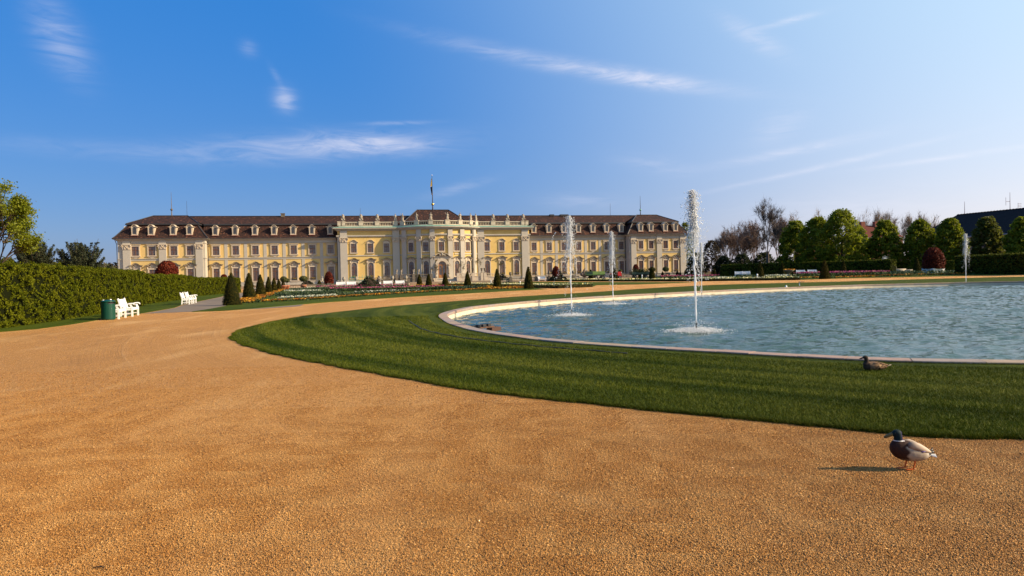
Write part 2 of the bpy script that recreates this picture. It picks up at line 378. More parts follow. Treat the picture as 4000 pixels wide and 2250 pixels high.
sheet('ground',[(-2500,-800),(2500,-800),(2500,4500),(-2500,4500)],-.04,mat('distant_grass',(.05,.06,.02),.95,.1,var=((.08,.07,.03),.02,.8)),hole=offset(RIM,sg*.05))
sheet('gravel_ground',[(-75,-25),(95,-25),(120,60),(150,215),(-150,175),(-90,60)],0,M_gravel,hole=offset(RIM,sg*.03))

sheet('lawn',LAWN,.03,M_lawn,hole=offset(RIM,sg*.01),thick=.035)
# asphalt walk beside the hedges
sheet('asphalt_path',[(-21.1,39.0),(-23.4,47.5),(-26.2,54.6),(-29.5,65.5),(-34,80),(-38.8,94),(-46,122),(-44,140),(-36,139),(-29,110),(-21,75),(-14,45),(-15.5,42.5),(-19.0,40.2)],.006,M_asph)
# lawn strip at the foot of the hedges
def H2(l): return [tuple(hit(*p).xy) for p in l]
sheet('hedge_grass_strip',[(-34,5),(-27,4)]+[(-21.5,18),(-19.6,23.5),(-19.51,25.95),(-18.98,27.3)]+[(-19.4,30.2),(-20.0,32.6),(-20.6,36.6),(-21.3,38.9),(-23.5,47.5),(-26.3,54.6),(-29.6,65.5),(-34.1,80),(-38.9,94),(-44,112),(-47,112),(-46,80),(-38,58),(-34,40),(-32,20)],.02,M_lawn2,thick=.03)
# parterre lawns
lawnD=H2([(750,1219),(878,1214),(1002,1205),(1150,1192),(1280,1181),(1559,1162),(1850,1145),(1990,1137),(2136,1130),(2090,1126),(1990,1121),(1850,1118),(1740,1118.5),(1628,1116),(1400,1119.5),(1260,1124),(1150,1129),(1105,1131),(1085,1136),(1066,1142),(1040,1150),(1004,1161),(955,1174),(880,1197),(820,1208)])
sheet('parterre_lawn',lawnD,.035,M_lawn2,thick=.05)
lawnE=H2([(1715,1113),(1850,1117),(2007,1121),(2084,1124.5),(2182,1126),(2315,1120.5),(2330,1114.3),(2500,1111),(2650,1106),(2710,1102.5),(2450,1102.5),(2250,1101.5),(2080,1101.5),(1960,1103.5),(1850,1105),(1740,1107)])
sheet('parterre_lawn',lawnE,.03,M_lawn2,thick=.04)
edgeF=[(2165,1098.5),(2450,1099.5),(2700,1099),(2900,1096.5),(3124,1093.5),(3300,1087.5),(3600,1081.5),(4000,1073)]
lawnF=H2(edgeF)+[(115,107),(125,140),(95,160),(60,185),(10,172)]
sheet('parterre_lawn',lawnF,.03,M_lawn2,thick=.04)

# gravel: loose stones close to the camera, far too many to count
def pebbles():
    n=22000
    Y=3.0+ (rng.random(n)**1.35)*9.5; X=(rng.random(n)*2-1)*(Y*.80+.5); P=np.stack([X,Y],1)
    keep=~in_poly(P,LAWN); P=P[keep]; n=len(P)
    s=rng.lognormal(math.log(.0030),.38,n)*(0.8+P[:,1]*.035)
    big=rng.random(n)<.003; s[big]*=2.0
    base=np.array([(1,0,0),(0,1,0),(-1,0,0),(0,-1,0),(0,0,.8),(0,0,-.7)],float)
    V=base[None]*(1+rng.normal(0,.28,(n,6,1)))*s[:,None,None]; V[:,:,0]*=(1+rng.random((n,1))*.7)
    a=rng.random(n)*6.283; c,si=np.cos(a)[:,None],np.sin(a)[:,None]
    x=V[:,:,0]*c-V[:,:,1]*si; y=V[:,:,0]*si+V[:,:,1]*c; til=rng.normal(0,.35,(n,1)); z=V[:,:,2]+x*til
    V=np.stack([x+P[:,:1],y+P[:,1:],z+s[:,None]*.35],2).reshape(-1,3)
    T=np.array([(0,1,4),(1,2,4),(2,3,4),(3,0,4),(1,0,5),(2,1,5),(3,2,5),(0,3,5)]); Fc=(T[None]+np.arange(n)[:,None,None]*6).reshape(-1,3)
    m=mat('loose_gravel',(.5,.3,.13),.7,.35,island=[(.06,.024,.006),(.29,.122,.022),(.40,.180,.036),(.21,.084,.015),(.37,.163,.030),(.14,.055,.011),(.47,.225,.055),(.33,.142,.026),(.58,.34,.12)],noise=1.0)
    t=NT(m.node_tree); b=t.n['Principled BSDF']; src=b.inputs['Base Color'].links[0].from_socket; v=t.add('ShaderNodeNewGeometry').outputs['Position']
    rg=ring(t,v,.9,2.6); tr=t.noise(1.0,6,.7,rg,.35); msk=t.m('MULTIPLY',t.m('SUBTRACT',t.noise(.16,3,.5,v),.42),5.0,clamp=True)
    st=t.add('ShaderNodeMapping',{'Vector':v,'Scale':(.55,.16,1),'Rotation':(0,0,R(28))}).outputs[0]
    pat=t.noise(.9,5,.6,st,.3); c=t.mix(t.m('MULTIPLY',t.m('SUBTRACT',pat,.52),1.5,clamp=True),src,(.50,.29,.12)); dk=t.noise(.55,6,.65,st,.8); c=t.mix(t.m('MULTIPLY',t.m('SUBTRACT',.45,dk),1.5,clamp=True),c,(.18,.075,.015))
    c=t.mix(t.m('MULTIPLY',t.m('MULTIPLY',t.m('MULTIPLY',t.m('SUBTRACT',.45,tr),5.0,clamp=True),msk),.6),c,(.12,.052,.014)); c=t.mix(t.m('MULTIPLY',t.m('MULTIPLY',t.m('MULTIPLY',t.m('SUBTRACT',tr,.56),5.0,clamp=True),msk),.4),c,(.58,.38,.19)); t.l.new(c,b.inputs['Base Color'])
    link('gravel',np_mesh('gravel',V,Fc,m),kind='stuff')
pebbles()
def gravel_tiles():
    m=MATS['loose_gravel']; T=np.array([(0,1,4),(1,2,4),(2,3,4),(3,0,4),(1,0,5),(2,1,5),(3,2,5),(0,3,5)]); base=np.array([(1,0,0),(0,1,0),(-1,0,0),(0,-1,0),(0,0,.75),(0,0,-.7)],float); S=.5
    for ti,(dens,y0,y1) in enumerate(((24000,2.6,7.1),(11000,7.1,9.1),(3600,9.1,11.1),(1100,11.1,13.6))):
        n=int(dens*S*S); P=(rng.random((n,2))-.5)*S; s=rng.lognormal(math.log(.0028),.34,n)*(1+.10*ti)
        V=base[None]*(1+rng.normal(0,.25,(n,6,1)))*s[:,None,None]; V[:,:,0]*=(1+rng.random((n,1))*.7); a=rng.random(n)*6.283; c,si=np.cos(a)[:,None],np.sin(a)[:,None]
        x=V[:,:,0]*c-V[:,:,1]*si; y=V[:,:,0]*si+V[:,:,1]*c; z=V[:,:,2]+x*rng.normal(0,.4,(n,1)); V=np.stack([x+P[:,:1],y+P[:,1:],z+(s*rng.uniform(.1,.9,n))[:,None]],2).reshape(-1,3)
        tile=bpy.data.objects.new('gravel_tile',np_mesh('gravel_tile',V,(T[None]+np.arange(n)[:,None,None]*6).reshape(-1,3),m))
        pts=[]
        yy=y0+S/2
        while yy<y1:
            xx=-S*round((yy*.80+.5)/S)
            while xx<=yy*.80+.5:
                c4=np.array([(xx+a*S*.52,yy+b*S*.52) for a in (-1,0,1) for b in (-1,0,1)])
                if not in_poly(c4,LAWN).all(): pts.append((xx,yy,.0))
                xx+=S
            yy+=S
        me=bpy.data.meshes.new('gravel'); me.from_pydata(pts,[],[]); o=link('gravel',me,kind='stuff')
        at=me.attributes.new('rot','FLOAT_VECTOR','POINT'); at.data.foreach_set('vector',np.array([(0,0,random.randint(0,3)*math.pi/2) for _ in pts],dtype=np.float32).ravel())
        g=bpy.data.node_groups.new('gravel_nodes','GeometryNodeTree'); g.interface.new_socket('Geometry',in_out='INPUT',socket_type='NodeSocketGeometry'); g.interface.new_socket('Geometry',in_out='OUTPUT',socket_type='NodeSocketGeometry')
        gi=g.nodes.new('NodeGroupInput'); go=g.nodes.new('NodeGroupOutput'); oi=g.nodes.new('GeometryNodeObjectInfo'); oi.inputs['Object'].default_value=tile; oi.inputs['As Instance'].default_value=True
        ip=g.nodes.new('GeometryNodeInstanceOnPoints'); na=g.nodes.new('GeometryNodeInputNamedAttribute'); na.data_type='FLOAT_VECTOR'; na.inputs['Name'].default_value='rot'
        g.links.new(gi.outputs[0],ip.inputs['Points']); g.links.new(oi.outputs['Geometry'],ip.inputs['Instance']); g.links.new(na.outputs['Attribute'],ip.inputs['Rotation']); g.links.new(ip.outputs[0],go.inputs[0])
        o.modifiers.new('tiles','NODES').node_group=g
gravel_tiles()
def blades(name,polys,n,ymin,ymax,h0,m,holes=(),width=.0030,pw=1.6,spread=.80):
    Y=ymin+(rng.random(n)**pw)*(ymax-ymin); X=(rng.random(n)*2-1)*(Y*spread+1.0)
    P=np.stack([X,Y],1); k=np.zeros(n,bool)
    for p in polys: k|=in_poly(P,p)
    for p in holes: k&=~in_poly(P,p)
    P=P[k]; n=len(P)
    a=rng.random(n)*6.283; wd=width*(.6+P[:,1]*.09); h=h0*(.55+rng.random(n)*.8)
    lean=rng.normal(0,.55,(n,2))*h[:,None]
    ax=np.stack([np.cos(a),np.sin(a)],1)*wd[:,None]
    z0=hgt_np(P[:,0],P[:,1])+.028
    A=np.column_stack([P-ax,z0]); B=np.column_stack([P+ax,z0]); C=np.column_stack([P+lean,z0+h])
    V=np.stack([A,B,C],1).reshape(-1,3); Fc=np.arange(3*n).reshape(-1,3)
    return link(name,np_mesh(name,V,Fc,m),kind='stuff')
M_blade=mat('grass_blades',(.04,.08,.01),.6,.06,island=[(.032,.050,.002),(.057,.078,.003),(.092,.110,.005),(.068,.088,.003),(.18,.175,.03)],noise=.5,trans=.12)
_t=NT(M_blade.node_tree); _b=_t.n['Principled BSDF']; _src=_b.inputs['Base Color'].links[0].from_socket
_n=_t.noise(1.0,3,.5,ring(_t,_t.add('ShaderNodeTexCoord').outputs['Object'],2.2,1.5),.5); _c=_t.mix(_t.m('MULTIPLY',_t.m('SUBTRACT',.56,_n),4.5,clamp=True),_src,(.022,.042,.002)); _c=_t.mix(_t.m('MULTIPLY',_t.m('SUBTRACT',_n,.54),3.0,clamp=True),_c,(.105,.12,.012))
_t.l.new(_c,_b.inputs['Base Color'])
blades('grass',[LAWN],760000,6.0,30,.034,M_blade,holes=[offset(RIM,sg*.42)],pw=1.7)
def edge_tufts(path,n,h0,m,sgn):
    seg=[(Vector(path[i]),Vector(path[(i+1)%len(path)])) for i in range(len(path))]; seg=[(a,b) for a,b in seg if 4<a.y<34 and a.x<14 and (b-a).length<1]
    A=np.array([a[:] for a,b in seg]); B=np.array([b[:] for a,b in seg]); D=B-A; Ls=np.linalg.norm(D,axis=1); wt=Ls/np.maximum(A[:,1],5)**1.1
    i=rng.choice(len(seg),n,p=wt/wt.sum()); f=rng.random((n,1)); N=np.stack([D[i,1],-D[i,0]],1)/Ls[i,None]; P=A[i]+D[i]*f+N*rng.normal(0,.022,(n,1))+N*(.02*np.sin(A[i,:1]*5.1)+.015*np.sin(A[i,:1]*13))
    a=rng.random(n)*6.283; wd=.0028*(.6+P[:,1]*.09); h=h0*(.4+rng.random(n)); ax=np.stack([np.cos(a),np.sin(a)],1)*wd[:,None]; z0=np.full(n,.004); lean=rng.normal(0,.8,(n,2))*h[:,None]
    V=np.stack([np.column_stack([P-ax,z0]),np.column_stack([P+ax,z0]),np.column_stack([P+lean,z0+h])],1).reshape(-1,3); link('grass_edge',np_mesh('grass_edge',V,np.arange(3*n).reshape(-1,3),m),kind='stuff')
edge_tufts(LAWN,70000,.045,M_blade,1); edge_tufts(offset(RIM,sg*.02),26000,.05,M_blade,1)
M_blade2=mat('grass_blades_sunny',(.06,.1,.01),.5,.35,island=[(.035,.065,.008),(.055,.095,.012),(.08,.12,.018)],noise=.5,trans=.25)

# ============================================================= THE POOL
basin=thing('pool_basin','oval stone-rimmed garden basin with white inner wall around the fountains','pool basin')
wall=MB(); n=len(RIM); inner=offset(RIM,-sg*.36)
vs_=[];fs_=[]
for i in range(n):
    vs_+=[(*inner[i],.045),(*inner[i],-.9)]
for i in range(n): fs_.append((2*i,2*((i+1)%n),2*((i+1)%n)+1,2*i+1))
wall.add(vs_,fs_)
M_lime=mat('lime_washed_wall',(.64,.56,.44),.8,.3,var=((.36,.30,.21),1.5,.5),bump=(12,.3,.02))
obj('inner_wall',wall,M_lime,basin)
# coping stones, one by one
L=[0.0]
for i in range(n): L.append(L[-1]+(Vector(RIM[(i+1)%n])-Vector(RIM[i])).length)
def at_len(s):
    s=s%L[-1]; import bisect
    i=bisect.bisect_right(L,s)-1; i=min(i,n-1); f=(s-L[i])/(L[i+1]-L[i]); a,b=Vector(RIM[i]),Vector(RIM[(i+1)%n]); return a.lerp(b,f),(b-a).normalized()
stone=[mat('coping_stone_%s'%nm,c1,.85,.25,var=(c2,4,.7),bump=(22,.6,.012)) for nm,c1,c2 in (('pink',(.34,.235,.195),(.24,.17,.14)),('tan',(.36,.27,.20),(.22,.17,.13)),('grey',(.31,.25,.225),(.20,.165,.145)))]
s=0.0; ns=0
def coping(s0,s1,mb):
    k=3; vs=[]; fs=[]; jit=random.uniform(-.004,.006)
    for j in range(k+1):
        p,t_=at_len(s0+(s1-s0)*j/k); o=Vector((t_.y,-t_.x))*sg
        for off,z in ((.0,.0),(.0,.058),(.012,.066)): pass
        pts=[(p+o*.0,-.02),(p+o*.0,.055+jit),(p-o*.012,.066+jit),(p-o*.375,.066+jit),(p-o*.39,.052+jit),(p-o*.39,-.05)]
        vs+=[(q.x,q.y,z) for q,z in pts]
    m6=6
    for j in range(k):
        for i in range(m6): a=j*m6+i; b=j*m6+(i+1)%m6; fs.append((a,b,b+m6,a+m6))
    fs.append(tuple(range(m6))); fs.append(tuple(k*m6+i for i in range(m6))[::-1]); mb.add(vs,fs)
while s<L[-1]-.3 :
    ln=random.uniform(.62,1.35)*(1.0); ln=min(ln,L[-1]-s)
    mb=MB(); coping(s+.008,s+ln-.008,mb); obj('coping_stone',mb,random.choice(stone),basin); s+=ln; ns+=1
# water: real wavelets
def water():
    m=bpy.data.materials.new('pool_water'); m.use_nodes=True; t=NT(m.node_tree); b=t.n['Principled BSDF']
    v=t.add('ShaderNodeTexCoord').outputs['Object']
    st=t.add('ShaderNodeMapping',{'Vector':v,'Scale':(1.0,1.9,1),'Rotation':(0,0,R(-6))}).outputs[0]
    n1=t.noise(2.4,5,.62,st,.9); n2=t.noise(.12,2,.5,v)
    c=t.ramp(n2,[(.3,(.018,.054,.032)),(.7,(.034,.072,.050))]); t.l.new(c,b.inputs['Base Color'])
    b.inputs['Roughness'].default_value=.04; b.inputs['IOR'].default_value=1.33; b.inputs['Specular IOR Level'].default_value=.40
    calm=t.m('ADD',t.m('MULTIPLY',t.m('SUBTRACT',t.noise(.22,3,.5,v,.5),.35),2.2,clamp=True),.35); bn=t.add('ShaderNodeBump',{'Height':n1,'Strength':t.m('MULTIPLY',calm,.95),'Distance':.13}); t.l.new(bn.outputs[0],b.inputs['Normal'])
    xs=np.arange(-3.5,59,.125); ys=[10.2]
    while ys[-1]<68: ys.append(ys[-1]+.07+.0032*(ys[-1]-10))
    ys=np.array(ys); X,Yg=np.meshgrid(xs,ys); P=np.stack([X.ravel(),Yg.ravel()],1)
    Z=np.zeros(len(P))
    for k in range(30):
        lam=rng.uniform(.34,1.15); th=rng.normal(R(95),R(42)); ph=rng.random()*6.28; kk=2*math.pi/lam
        q=(P[:,0]*math.cos(th)+P[:,1]*math.sin(th))*kk+ph+.8*np.sin(P[:,0]*.35*rng.random()+P[:,1]*.3+ph)
        Z+=(.0062*lam**.8)*(np.abs(np.sin(q/2))*-2+1.2)
    idx=np.arange(len(P)).reshape(X.shape); ins=in_poly(P,offset(RIM,-sg*.15)).reshape(X.shape)
    q=ins[:-1,:-1]|ins[1:,:-1]|ins[:-1,1:]|ins[1:,1:]
    Fc=np.stack([idx[:-1,:-1][q],idx[:-1,1:][q],idx[1:,1:][q],idx[1:,:-1][q]],1)
    used=np.unique(Fc); mp=np.full(len(P),-1); mp[used]=np.arange(len(used))
    # pull the outermost points under the coping
    V=np.column_stack([P,Z-.26])[used]
    o=link('water',np_mesh('water',V,mp[Fc],m,True),kind='structure')
water()

def dark_line():  # added thin dark tube, standing in for a dark line in the grass
    P=[hit(*p) for p in [(1596,1256),(1625,1276),(1652,1291),(1703,1305),(1745,1314),(1850,1331),(1950,1343),(2060,1355),(2200,1368),(2330,1378),(2450,1389)]]
    q=smooth_line([(p.x,p.y) for p in P],5); mb=MB(); mb.tube([(x,y,.042+.006*math.sin(i*1.3)) for i,(x,y) in enumerate(q)],.015,6); o=obj('dark_line',mb,M_black,smooth=True); tag(o,'thin dark line snaking across the lawn left of the pool','dark_line')
dark_line()
# ============================================================= THE PALACE (own axes: x along the front, -y towards the garden)
def plane_u(px,py,p=0.0):
    d=ray(px,py); n_=(DY,-DX); t=(200*n_[1]+p)/(d.x*n_[0]+d.y*n_[1]); return d.x*t*DX+(d.y*t-200)*DY
U0=plane_u(1716,1000)
PORG=Vector((U0*DX,200+U0*DY,0))
palace=thing('palace','long yellow and white baroque palace with dark red mansard roof and curved centre block','palace',PORG,AL)
def pw(u,v,z=0):   # palace coordinates -> world
    return Vector((PORG.x+u*DX-v*DY,PORG.y+u*DY+v*DX,z))
UX=lambda px,p=0.0: plane_u(px,980,p)-U0
xc,hc,sa=-.35,11.1,4.5; RB=(hc*hc+sa*sa)/(2*sa)
def yb(x):
    return -2.5-(math.sqrt(max(0,RB*RB-(x-xc)**2))-(RB-sa)) if abs(x-xc)<hc else -2.5
def tb(x):   # tangent angle
    return math.asin((x-xc)/RB) if abs(x-xc)<hc else 0.0
arc=[(xc+hc*math.sin(math.pi/2*k/9),0) for k in range(-9,10)]
arc=[(x,yb(x)) for x,_ in arc]
midpath=[(-28,0),(-28,-2.5)]+arc+[(26,-2.5),(26,0)]
leftpath=[(-82,14),(-82,-3),(-61.6,-3),(-61.6,0),(-28,0)]
rightpath=[(26,0),(57,0),(57,-3),(75.5,-3),(75.5,14)]
def bandp(name,m,specs,paths,parent=palace):
    mb=MB()
    for o0,o1,z0,z1 in specs:
        for p in paths: mb.band(p,o0,o1,z0,z1)
    return obj(name,mb,m,parent)
bandp('wall',M_yel2,[(-.5,0,.3,13.25)],[leftpath]); bandp('wall',M_yel2,[(-.5,0,.3,13.25)],[rightpath]); bandp('wall',M_yel,[(-.5,0,.3,15.6)],[midpath])
mb=MB(); mb.box(-81.9,75.4,13.2,14,.3,13.2); obj('rear_wall',mb,M_yel2,palace)
for q_ in (leftpath,rightpath): bandp('plinth',M_stone,[(.0,.18,.3,1.45),(.0,.26,1.45,1.62)],[q_])
bandp('plinth',M_stone,[(.0,.18,.3,1.35),(.0,.26,1.35,1.5)],[midpath])
for q_ in (leftpath,rightpath): bandp('string_course',M_stone,[(0,.10,7.6,8.2),(.10,.24,8.05,8.2)],[q_])
for q_ in ([(-28,0),(-28,-2.5)]+arc[:9],arc[11:]+[(26,-2.5),(26,0)]): bandp('string_course',M_stone,[(0,.14,8.0,8.28)],[q_])
for q_ in (leftpath,rightpath): bandp('frieze',M_stone,[(0,.12,11.95,12.75),(.12,.2,11.95,12.1)],[q_])
for q_ in (leftpath,rightpath): bandp('cornice',M_stone,[(0,.35,12.75,12.95),(0,.62,12.95,13.1),(0,.95,13.1,13.3)],[q_])
bandp('architrave',M_stone,[(0,.22,13.25,13.42),(0,.34,13.42,13.75)],[midpath])
bandp('cornice',M_stone,[(-.3,.35,14.95,15.2),(-.3,.75,15.2,15.5),(-.3,1.2,15.5,15.78)],[midpath])
cb=MB(); cb.band(midpath,-.3,1.26,15.79,16.12,zo=15.86); obj('copper_cornice_cover',cb,M_copper,palace)

# --- roofs
def strip(mb,lines):
    n_=len(lines[0]); vs=[p for l in lines for p in l]
    fs=[(i*n_+j,i*n_+j+1,(i+1)*n_+j+1,(i+1)*n_+j) for i in range(len(lines)-1) for j in range(n_-1)]; mb.add(vs,fs)
def wing_roof(x0,x1,name='roof'):
    mb=MB(); prof=[(-1.0,13.32),(-.55,13.75),(.35,14.9),(1.3,16.4),(1.75,17.12)]
    strip(mb,[[(x0,y,z),(x1,y,z)] for y,z in prof]); strip(mb,[[(x0,14-y,z),(x1,14-y,z)] for y,z in prof]); r=obj(name,mb,M_roof,palace)
    up=MB(); e0=x0-(7 if x0<0 else 0); e1=x1+(6 if x0>0 else 0); strip(up,[[(x0,1.35,17.28),(x1,1.35,17.28)],[(e0,7,19.85),(e1,7,19.85)],[(x0,12.65,17.28),(x1,12.65,17.28)]]); obj('upper_roof',up,M_roof,palace)
    ld=MB(); ld.box(x0,x1,1.25,1.9,16.95,17.26); ld.box(e0,e1,6.8,7.2,19.84,19.97); ld.box(x0,x1,1.28,1.40,17.2,17.34); obj('roof_lead_and_shade_strip',ld,M_lead,palace)  # blackish lead under the break, enlarged to draw the shadow gap; ridge is plain lead
wing_roof(-62.5,-27.7); wing_roof(25.7,57.5)
mb=MB(); strip(mb,[[(-27.7,1.35,17.28),(25.7,1.35,17.28)],[(-27.7,7,19.85),(25.7,7,19.85)],[(-27.7,13,17.0),(25.7,13,17.0)]]); mb.box(-27.7,25.7,1.4,13,15.6,17.2); obj('upper_roof',mb,M_roof,palace)
mb=MB(); mb.box(-27.7,25.7,6.8,7.2,19.84,19.97); obj('roof_lead_and_shade_strip',mb,M_lead,palace)
mb=MB(); mb.add([(p[0],p[1],16.0) for p in midpath]+[],[tuple(range(len(midpath)))]); mb.box(-27.6,25.6,-.3,1.4,15.7,16.05); obj('flat_roof',mb,M_lead,palace)
def hip(x0,x1,y0,y1,z,x2,x3,y2,zt,mb,fl=0):
    mb.add([(x0,y0,z),(x1,y0,z),(x1,y1,z),(x0,y1,z),(x2,y2,zt),(x3,y2,zt)],[(0,1,5,4),(1,2,5),(2,3,4,5),(3,0,4)])
def pav_roof(x0,x1):
    mb=MB(); rings=[(-1.0,13.32),(-.5,13.8),(.45,15.0),(1.5,16.4),(2.0,17.12)]
    L_=[[(x0+o,-3+o,z),(x1-o,-3+o,z),(x1-o,14-o,z),(x0+o,14-o,z),(x0+o,-3+o,z)] for o,z in rings]; strip(mb,L_); obj('roof',mb,M_roof,palace)
    up=MB(); o=1.6; hip(x0+o,x1-o,-3+o,14-o,17.28,x0+6.2,x1-5.6,5.5,19.85,up); obj('upper_roof',up,M_roof,palace)
    ld=MB(); ld.band([(x0+o,14-o),(x0+o,-3+o),(x1-o,-3+o),(x1-o,14-o)],-.45,.22,16.95,17.26)  # lead strip below the upper roof, doubling as its painted shadow gap
    for a,b in (((x0+o,-3+o,17.3),(x0+6.2,5.5,19.9)),((x1-o,-3+o,17.3),(x1-5.6,5.5,19.9)),((x0+6.2,5.5,19.9),(x1-5.6,5.5,19.9))): ld.tube([a,b],.13,5)
    for s_,X in ((1,x0),(-1,x1)): ld.tube([(X+s_*oo,-3+oo,z+.03) for oo,z in rings],.16,5)
    obj('roof_lead_and_shade_strip',ld,M_lead,palace)
pav_roof(-82,-61.6); pav_roof(57,75.5)
mb=MB(); hip(-9.9,8.6,.3,13.5,17.5,-5.4,3.9,6.6,21.55,mb); obj('upper_roof',mb,M_roof,palace)
mb=MB()
for a,b in (((-9.9,.3,17.5),(-5.4,6.6,21.6)),((8.6,.3,17.5),(3.9,6.6,21.6)),((-5.4,6.6,21.6),(3.9,6.6,21.6))): mb.tube([a,b],.12,5)
obj('roof_lead_and_shade_strip',mb,M_lead,palace)
# gutters and downpipes
for u,y in ((-61.3,-.25),(-82.2,-3.3),(56.7,-.25),(-28.2,-.25),(26.3,-.2)):
    mb=MB(); mb.tube([(u-.2,y-.9,13.1),(u-.1,y-.3,12.4),(u,y,11.8),(u,y,.8)],.09,6); obj('downpipe',mb,M_black,palace)
for u,y in ((8.9,yb(8.9)-.35),): 
    for dd in (-.32,.32):
        mb=MB(); mb.tube([(u+dd,y,16.6),(u+dd,y,.8)],.09,6); obj('downpipe',mb,M_black,palace)
for q_ in (leftpath,rightpath): gb=MB(); gb.band(q_,.93,1.07,13.2,13.36); obj('gutter',gb,M_lead,palace)
for u,y,z0,z1,ball in ((-71.2,5.5,19.8,26.3,1),(-67.4,5.5,19.8,23.9,0),(64.5,5.5,19.7,25.9,1),(55.0,7,19.9,23.6,0),(-21.6,7,19.9,22.2,0)):
    mb=MB(); mb.tube([(u,y,z0),(u,y,z0+1.6),(u,y,z1)],[.16 if ball else .05,.10 if ball else .04,.03],6)
    r_=obj('lightning_rod',mb,M_darkstone if u==-71.2 else M_lead,palace)
    if ball: mb=MB(); mb.ball((u,y,z0+1.75),.34); obj('finial_ball',mb,M_darkstone if u<0 else M_copper,r_,smooth=True)
for px_ in (1109,):
    u=UX(px_,-7); mb=MB(); mb.box(u-.5,u+.5,6.4,7.6,19.6,20.5); mb.box(u-.6,u+.6,6.3,7.7,20.5,20.65); obj('chimney',mb,M_darkstone,palace)
for px_,ww in ((2157,1.3),(2205,2.6)):
    u=UX(px_,-7); mb=MB(); mb.box(u-ww/2,u+ww/2,6.2,7.4,19.7,20.2); obj('roof_hatch',mb,M_lead,palace)

# --- windows: one prototype of each kind, then copies that share its meshes
def arch_pts(w_,zs,n_=8,x=0):   # half round from right to left
    return [(x+w_*math.cos(math.pi*k/n_),zs+w_*math.sin(math.pi*k/n_)) for k in range(n_+1)]
def frame_rect(mb,w0,w1,z0,z1,fw,d):
    mb.box(w0-fw,w0,-d,0,z0,z1); mb.box(w1,w1+fw,-d,0,z0,z1); mb.box(w0-fw-.04,w1+fw+.04,-d-.03,0,z1,z1+fw)
def sash_rect(w_,z0,z1,tr,grid=True):
    mb=MB(); d0,d1=-.10,-.02; h=w_/2
    mb.box(-h,-h+.07,d0,d1,z0,z1); mb.box(h-.07,h,d0,d1,z0,z1); mb.box(-h+.07,h-.07,d0,d1,z0,z0+.07); mb.box(-h+.07,h-.07,d0,d1,z1-.07,z1)
    mb.box(-.055,.055,d0-.02,d1,z0+.07,z1-.07); mb.box(-h+.07,-.055,d0-.02,d1,tr-.05,tr+.05); mb.box(.055,h-.07,d0-.02,d1,tr-.05,tr+.05)
    return mb
def muntins(w_,z0,z1,nx,nz,arch=None):
    mb=MB(); h=w_/2
    for i in range(1,nx): 
        if i*2!=nx: x=-h+w_*i/nx; mb.box(x-.018,x+.018,-.07,-.025,z0,z1)
    for i in range(1,nz): z=z0+(z1-z0)*i/nz; mb.box(-h+.1,h-.1,-.065,-.03,z-.018,z+.018)
    return mb
def hood(pts,y0):
    mb=MB(); curve_slab(mb,[(a*1.03,b+.121) for a,b in pts],.10,y0-.08,0); return ('hood_cover',mb,M_lead)
def pediment_curve(w_,z0,z1):
    pts=[(-w_,z0),(-w_*.72,z0+.06),(-w_*.5,z0+.22*(z1-z0)/.8),(-w_*.3,z0+.75*(z1-z0)),(0,z1),(w_*.3,z0+.75*(z1-z0)),(w_*.5,z0+.22*(z1-z0)/.8),(w_*.72,z0+.06),(w_,z0)]
    return pts
def curve_slab(mb,pts,t_,y0,y1):
    for (a,b),(c,d) in zip(pts,pts[1:]):
        mb.add([(a,y0,b),(c,y0,d),(c,y0,d+t_),(a,y0,b+t_),(a,y1,b),(c,y1,d),(c,y1,d+t_),(a,y1,b+t_)],[(0,1,2,3),(7,6,5,4),(0,4,5,1),(3,2,6,7),(0,3,7,4),(1,5,6,2)])
M_curtain=mat('lattice_curtained_glass',(.085,.085,.095),.10,.7,var=((.22,.215,.22),1.8,.9))
def win_parts(sur,glass,sash,mun,extra=()):
    w_=obj('window',sur,M_trim,palace); obj('pane',glass,M_curtain,w_); obj('sash',sash,M_sash,w_); obj('glazing_bars',mun,M_sash,w_)
    for nm,mb,m in extra: obj(nm,mb,m,w_)
    return w_
def proto_A():
    s_=MB(); frame_rect(s_,-.8,.8,8.95,11.3,.26,.2); s_.box(-1.28,1.28,-.34,0,11.62,11.78); s_.box(-1.2,1.2,-.3,0,8.72,8.95); s_.box(-.95,.95,-.16,0,8.45,8.72); s_.prism([(-.6,8.45),(.6,8.45),(.25,8.28),(-.25,8.28)],-.14,0)
    g=MB(); g.box(-.8,.8,-.02,0,8.95,11.3); return win_parts(s_,g,sash_rect(1.6,8.95,11.3,10.35),muntins(1.6,8.95,11.3,6,6))
def flowers_rail(w_,z):
    r_=MB(); r_.box(-w_,w_,-.42,-.38,z,z+.04); r_.box(-w_,w_,-.42,-.38,z+.62,z+.66)
    for i in range(11): x=-w_+2*w_*i/10; r_.box(x-.015,x+.015,-.41,-.39,z,z+.64)
    fl=MB(); rr=random.Random(3)
    for i in range(26): fl.ball((rr.uniform(-w_*.85,w_*.85),rr.uniform(-.36,-.2),z+.35+rr.uniform(0,.28)),rr.uniform(.05,.1),5,4)
    return (('window_rail',r_,M_black),('window_flowers',fl,mat('yellow_flowers',(.55,.36,.05),.8,.1,island=[(.6,.42,.06),(.16,.2,.04),(.65,.48,.12),(.5,.3,.05)])))
